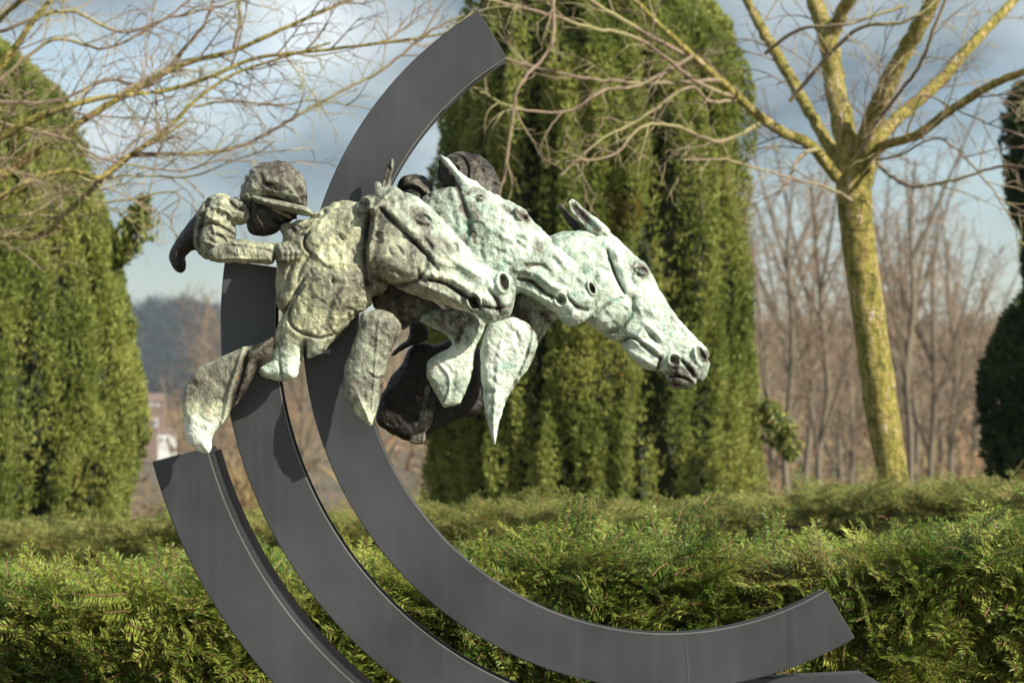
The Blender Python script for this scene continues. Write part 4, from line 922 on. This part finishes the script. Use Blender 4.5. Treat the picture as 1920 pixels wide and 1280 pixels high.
# --- folded forelegs
def wing_a(S):
    S.line([(459, 652), (448, 690), (434, 735), (424, 780), (416, 800)], 4, 7); S.line([(466, 660), (456, 700), (442, 745), (430, 785)], 4, -9)
    S.line([(512, 634), (490, 652), (470, 668)], 6, 5); S.pit((396, 720), 34, 60, 30, 4)
gridless = None
small_part('foreleg', [([(514, 634), (500, 639), (486, 644), (472, 649), (459, 651), (440, 658), (420, 667), (400, 675), (380, 684), (366, 695), (357, 708), (348, 724), (344, 742), (343, 762), (346, 786), (350, 818), (357, 832), (369, 842), (382, 848), (393, 849), (398, 838), (399, 822), (405, 808), (414, 795), (430, 776), (440, 764), (449, 751), (459, 738), (468, 722), (477, 704), (484, 688), (500, 680), (512, 664)], -12, 20, 22)], 0, h1,
           lambda p: .60 + .30 * np.clip((p[:, 1] - 740) / 90, 0, 1) - .34 * np.clip((p[:, 0] + .35 * (p[:, 1] - 700) - 446) / 14, 0, 1) * np.clip((780 - p[:, 1]) / 40, 0, 1), lambda p: np.clip((p[:, 1] - 760) / 40, 0, 1), 2, 'folded foreleg with pale hoof on the outer band', 1.8, wing_a, 1.2, .8, .8)
small_part('foreleg', [([(676, 591), (690, 583), (706, 580), (723, 583), (738, 590), (748, 601), (753, 614), (748, 633), (734, 655), (728, 675), (723, 697), (718, 722), (712, 746), (707, 768), (701, 785), (697, 796), (692, 797), (679, 786), (666, 773), (655, 757), (647, 746), (643, 735), (643, 708), (648, 685), (655, 662), (663, 643), (672, 622)], -24, 22, 26)], -20, h1,
           lambda p: .50 + .25 * np.clip((p[:, 1] - 720) / 60, 0, 1), .25, 2, 'hanging hoof shaped foreleg below the jaw', 1.8, lambda S: (S.line([(694, 700), (706, 708), (720, 706)], 2, -6), S.line([(712, 600), (706, 680), (700, 760), (696, 792)], 3, 3), S.line([(672, 740), (685, 770), (694, 792)], 3, 4)), 1.6, .8, .8)
small_part('foreleg', [([(785, 602), (796, 588), (820, 578), (860, 580), (890, 590), (912, 604), (908, 622), (896, 646), (889, 667), (886, 700), (875, 729), (869, 743), (861, 757), (846, 761), (831, 764), (826, 754), (820, 743), (810, 725), (801, 708), (800, 692), (801, 678), (810, 670), (824, 662), (838, 655), (847, 645), (842, 634), (828, 622), (810, 615)], 50, 17, 20)], 52, h2,
           lambda p: .66 - .2 * np.clip((640 - p[:, 1]) / 40, 0, 1), .85, 2, 'middle foreleg with square hoof and shade painted into its top', 1.8, lambda S: (S.line([(816, 676), (840, 700), (844, 730), (832, 756)], 3, 5), S.line([(856, 640), (868, 612), (880, 600)], 4, -5)), 1.4, .9, .9)  # lower cover near the top puts the shade there into the patina
small_part('foreleg', [([(917, 606), (936, 600), (961, 595), (976, 600), (991, 607), (1003, 622), (1008, 645), (1003, 662), (994, 684), (980, 703), (966, 722), (956, 740), (947, 757), (941, 775), (936, 793), (933, 808), (931, 824), (927, 833), (921, 820), (915, 795), (909, 770), (905, 742), (903, 716), (901, 690), (901, 662), (903, 648), (907, 632)], 44, 20, 24)], 46, h2,
           lambda p: .80 - .25 * np.clip((p[:, 0] - 978) / 20, 0, 1), .95, 2, 'pale pointed foreleg hanging like a blade', 1.8, lambda S: (S.line([(998, 610), (988, 660), (965, 715), (945, 755)], 3, -5), S.line([(940, 640), (930, 720), (926, 800)], 4, 3)), 1.6, .9, .9)
# parts behind, with their shade put into darker bronze
small_part('shadow_body', [([(770, 400), (830, 372), (900, 372), (965, 400), (1000, 440), (1010, 500), (1000, 580), (960, 590), (900, 580), (840, 560), (790, 520), (765, 450)], 168, 40, 50)], 168, h3, .3, .3, 4, None, 3.0)  # unseen torso added to throw shadow on the far legs
small_part('hindquarters', [([(700, 515), (740, 525), (800, 540), (880, 565), (905, 600), (885, 622), (845, 626), (812, 618), (792, 604), (774, 602), (766, 612), (752, 618), (740, 596), (700, 575)], 84, 26, 26)], 84, h2, .30, .4, 4, 'underside of the middle horse with shade painted in', 2.0)  # low cover holds the shade under the horse
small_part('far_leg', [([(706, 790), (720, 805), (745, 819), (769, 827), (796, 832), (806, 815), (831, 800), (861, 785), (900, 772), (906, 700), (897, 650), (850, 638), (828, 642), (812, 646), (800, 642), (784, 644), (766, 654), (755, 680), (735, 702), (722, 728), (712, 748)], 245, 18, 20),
                       ([(733, 668), (746, 650), (766, 633), (770, 602), (800, 604), (802, 636), (772, 648), (750, 660)], 232, 12, 12)], 240, h3, .0, .0, 4, 'legs behind the hanging forelegs, their shade painted as dark bronze', 2.0, lambda S: S.line([(720, 740), (780, 700), (850, 690)], 8, 6))  # zero cover paints the shade on these legs as near-black bronze
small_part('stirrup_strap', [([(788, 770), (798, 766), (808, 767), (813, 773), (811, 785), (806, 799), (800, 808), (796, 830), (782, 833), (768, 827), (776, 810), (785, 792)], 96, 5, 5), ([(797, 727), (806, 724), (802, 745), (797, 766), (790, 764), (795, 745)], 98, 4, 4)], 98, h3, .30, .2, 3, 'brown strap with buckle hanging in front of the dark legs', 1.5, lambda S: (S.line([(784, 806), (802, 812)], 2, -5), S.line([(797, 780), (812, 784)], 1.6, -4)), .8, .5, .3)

# --- riders
def jockey_body(S):
    S.line([(380, 400), (400, 392), (424, 396), (440, 410)], 3, 4); S.line([(374, 430), (396, 420), (420, 428), (438, 440)], 2.5, -6); S.line([(392, 376), (384, 410), (372, 450)], 4, -5)
    S.line([(400, 440), (420, 446), (430, 462)], 2.5, -6); S.line([(385, 455), (405, 462), (418, 476)], 3, 5); S.line([(430, 376), (446, 392), (458, 396)], 3, -5); S.line([(408, 400), (402, 424), (408, 446)], 3, 4)
jb = small_part('jockey', [([(377, 385), (392, 370), (410, 363), (428, 366), (445, 376), (457, 385), (464, 398), (463, 410), (455, 418), (442, 422), (442, 446), (437, 462), (425, 480), (410, 491), (392, 487), (375, 479), (366, 464), (363, 446), (367, 425), (371, 405)], -4, 34, 36),
    ([(430, 372), (448, 374), (462, 384), (470, 400), (464, 416), (450, 420), (438, 412), (432, 395)], -10, 22, 22)], 0, sculpt, .54, .05, 3, 'nearest rider crouched low with one arm reaching to the neck', 1.8, jockey_body, 3.0, 1.8, 1.6)
small_part('back', [([(380, 383), (368, 398), (351, 420), (334, 444), (323, 461), (317, 477), (319, 492), (326, 505), (336, 511), (345, 507), (348, 495), (347, 482), (353, 474), (364, 468), (376, 470), (388, 440), (390, 400)], 26, 30, 24)], 20, jb, .0, 0, 3, 'curved hollow back with its shade painted dark', 1.8, None, 1.2, .8, .5)  # zero cover paints the side turned from the sun near black
def sleeve(S):
    for i in range(11): 
        u_ = 436 + i * 6.2; S.line([(u_, 468), (u_ + 3, 484)], 1.4, 1.1)
    S.line([(404, 462), (440, 462), (490, 468), (512, 474)], 2, -3); S.line([(414, 488), (450, 486), (500, 488)], 3, 4)
arm = small_part('forearm', [([(390, 478), (400, 464), (420, 456), (440, 448), (460, 451), (480, 454), (500, 455), (514, 458), (519, 470), (517, 487), (508, 496), (480, 495), (450, 494), (425, 493), (401, 491)], -30, 19, 20)], -20, jb, .62, .05, 3, None, 1.6, sleeve, 1.5, .9, .8)
def glove(S):
    for i, u_ in enumerate((526, 536, 546, 555)): S.rod([(u_ - 2, 462, -42), (u_ + 4, 474, -50), (u_ + 3, 486 - i, -46), (u_ - 4, 490 - i, -36)], 5.6 - i * .3, 4.6, 2.0)
    S.rod([(520, 474, -38), (530, 484, -46), (542, 488, -44)], 6, 4.5, 2)
small_part('hand', [([(510, 458), (525, 455), (540, 453), (556, 456), (564, 468), (561, 484), (548, 490), (530, 490), (516, 486)], -30, 14, 15)], -30, jb, .50, .1, 6, 'gloved hand with closed fingers on the neck', 1.5, glove, .8, .5, .4)
def face(S):
    S.knob((540, 402), 9, 6, 0, 6); S.rod([(548, 404, 0), (556, 409, 0)], 5, 3, 3); S.pit((528, 398), 9, 5, 15, 7); S.line([(512, 412), (526, 420), (536, 418)], 2.2, -6); S.line([(480, 388), (486, 410), (494, 428)], 3, 5)
    S.ring((478, 406), 7, 10, 0, 4, .3); S.line([(470, 380), (472, 410), (484, 438)], 3, -4)
hd = small_part('head', [([(456, 372), (470, 362), (500, 368), (530, 380), (556, 396), (557, 404), (548, 412), (538, 418), (532, 427), (520, 435), (506, 441), (490, 443), (474, 440), (464, 433), (461, 418), (458, 402)], 4, 33, 38)], 0, jb, .10, 0, 3, 'brown face tucked under the helmet', 1.8, face, 1.6, .9, 1.0)
hl = small_part('helmet', [([(451, 374), (451, 356), (457, 339), (467, 323), (481, 311), (497, 304), (514, 301), (532, 303), (548, 311), (560, 323), (569, 338), (574, 355), (576, 370), (573, 386), (560, 388), (540, 384), (520, 378), (500, 380), (480, 379), (462, 382)], 4, 50, 58)], 0, jb, .36, .25, 3, 'rounded riding helmet dented like worked clay', 1.8, lambda S: (S.line([(500, 360), (530, 364), (560, 372)], 3, 3)), 2.4, 1.6, 1.5)
small_part('helmet_peak', [([(474, 368), (510, 374), (545, 381), (572, 388), (585, 396), (588, 402), (583, 406), (560, 403), (530, 398), (500, 390), (478, 380)], -8, 44, 9)], 0, jb, .46, .25, 3, None, 1.5, None, .6, .4, .3)
small_part('chin_strap', [([(496, 382), (512, 388), (530, 396), (544, 404), (548, 411), (538, 408), (520, 400), (502, 390)], -24, 5, 4)], -20, jb, .34, 0, 3, None, 1.5, None, .4, .3, .2)
jm = small_part('jockey', [([(746, 352), (750, 340), (758, 331), (770, 327), (784, 327), (797, 332), (806, 341), (812, 352), (812, 372), (790, 384), (760, 376)], 112, 34, 34)], 112, sculpt, .30, .1, 3, 'middle rider showing only a low brown helmet behind the bridle', 1.6, lambda S: (S.line([(752, 350), (766, 346), (784, 350), (800, 362)], 3.5, 6), S.line([(752, 356), (768, 353), (784, 358), (796, 368)], 2.4, -8), S.line([(786, 330), (800, 338), (808, 350)], 3, -5)), 1.6, 1.2, 1.2)
jf = small_part('jockey', [([(822, 330), (826, 308), (838, 294), (852, 287), (868, 285), (886, 287), (903, 294), (917, 306), (928, 321), (935, 338), (938, 356), (935, 374), (915, 384), (880, 384), (845, 376), (828, 356)], 168, 46, 48)], 168, sculpt, .26, .05, 3, 'farthest rider seen as a round brown helmet behind the ears', 1.8, lambda S: (S.line([(848, 290), (870, 300), (878, 330), (870, 360)], 2.5, -5), S.line([(866, 286), (896, 306), (914, 345)], 2.5, -3), S.line([(850, 310), (862, 316), (860, 336)], 3, 4)), 2.0, 1.4, 1.4)
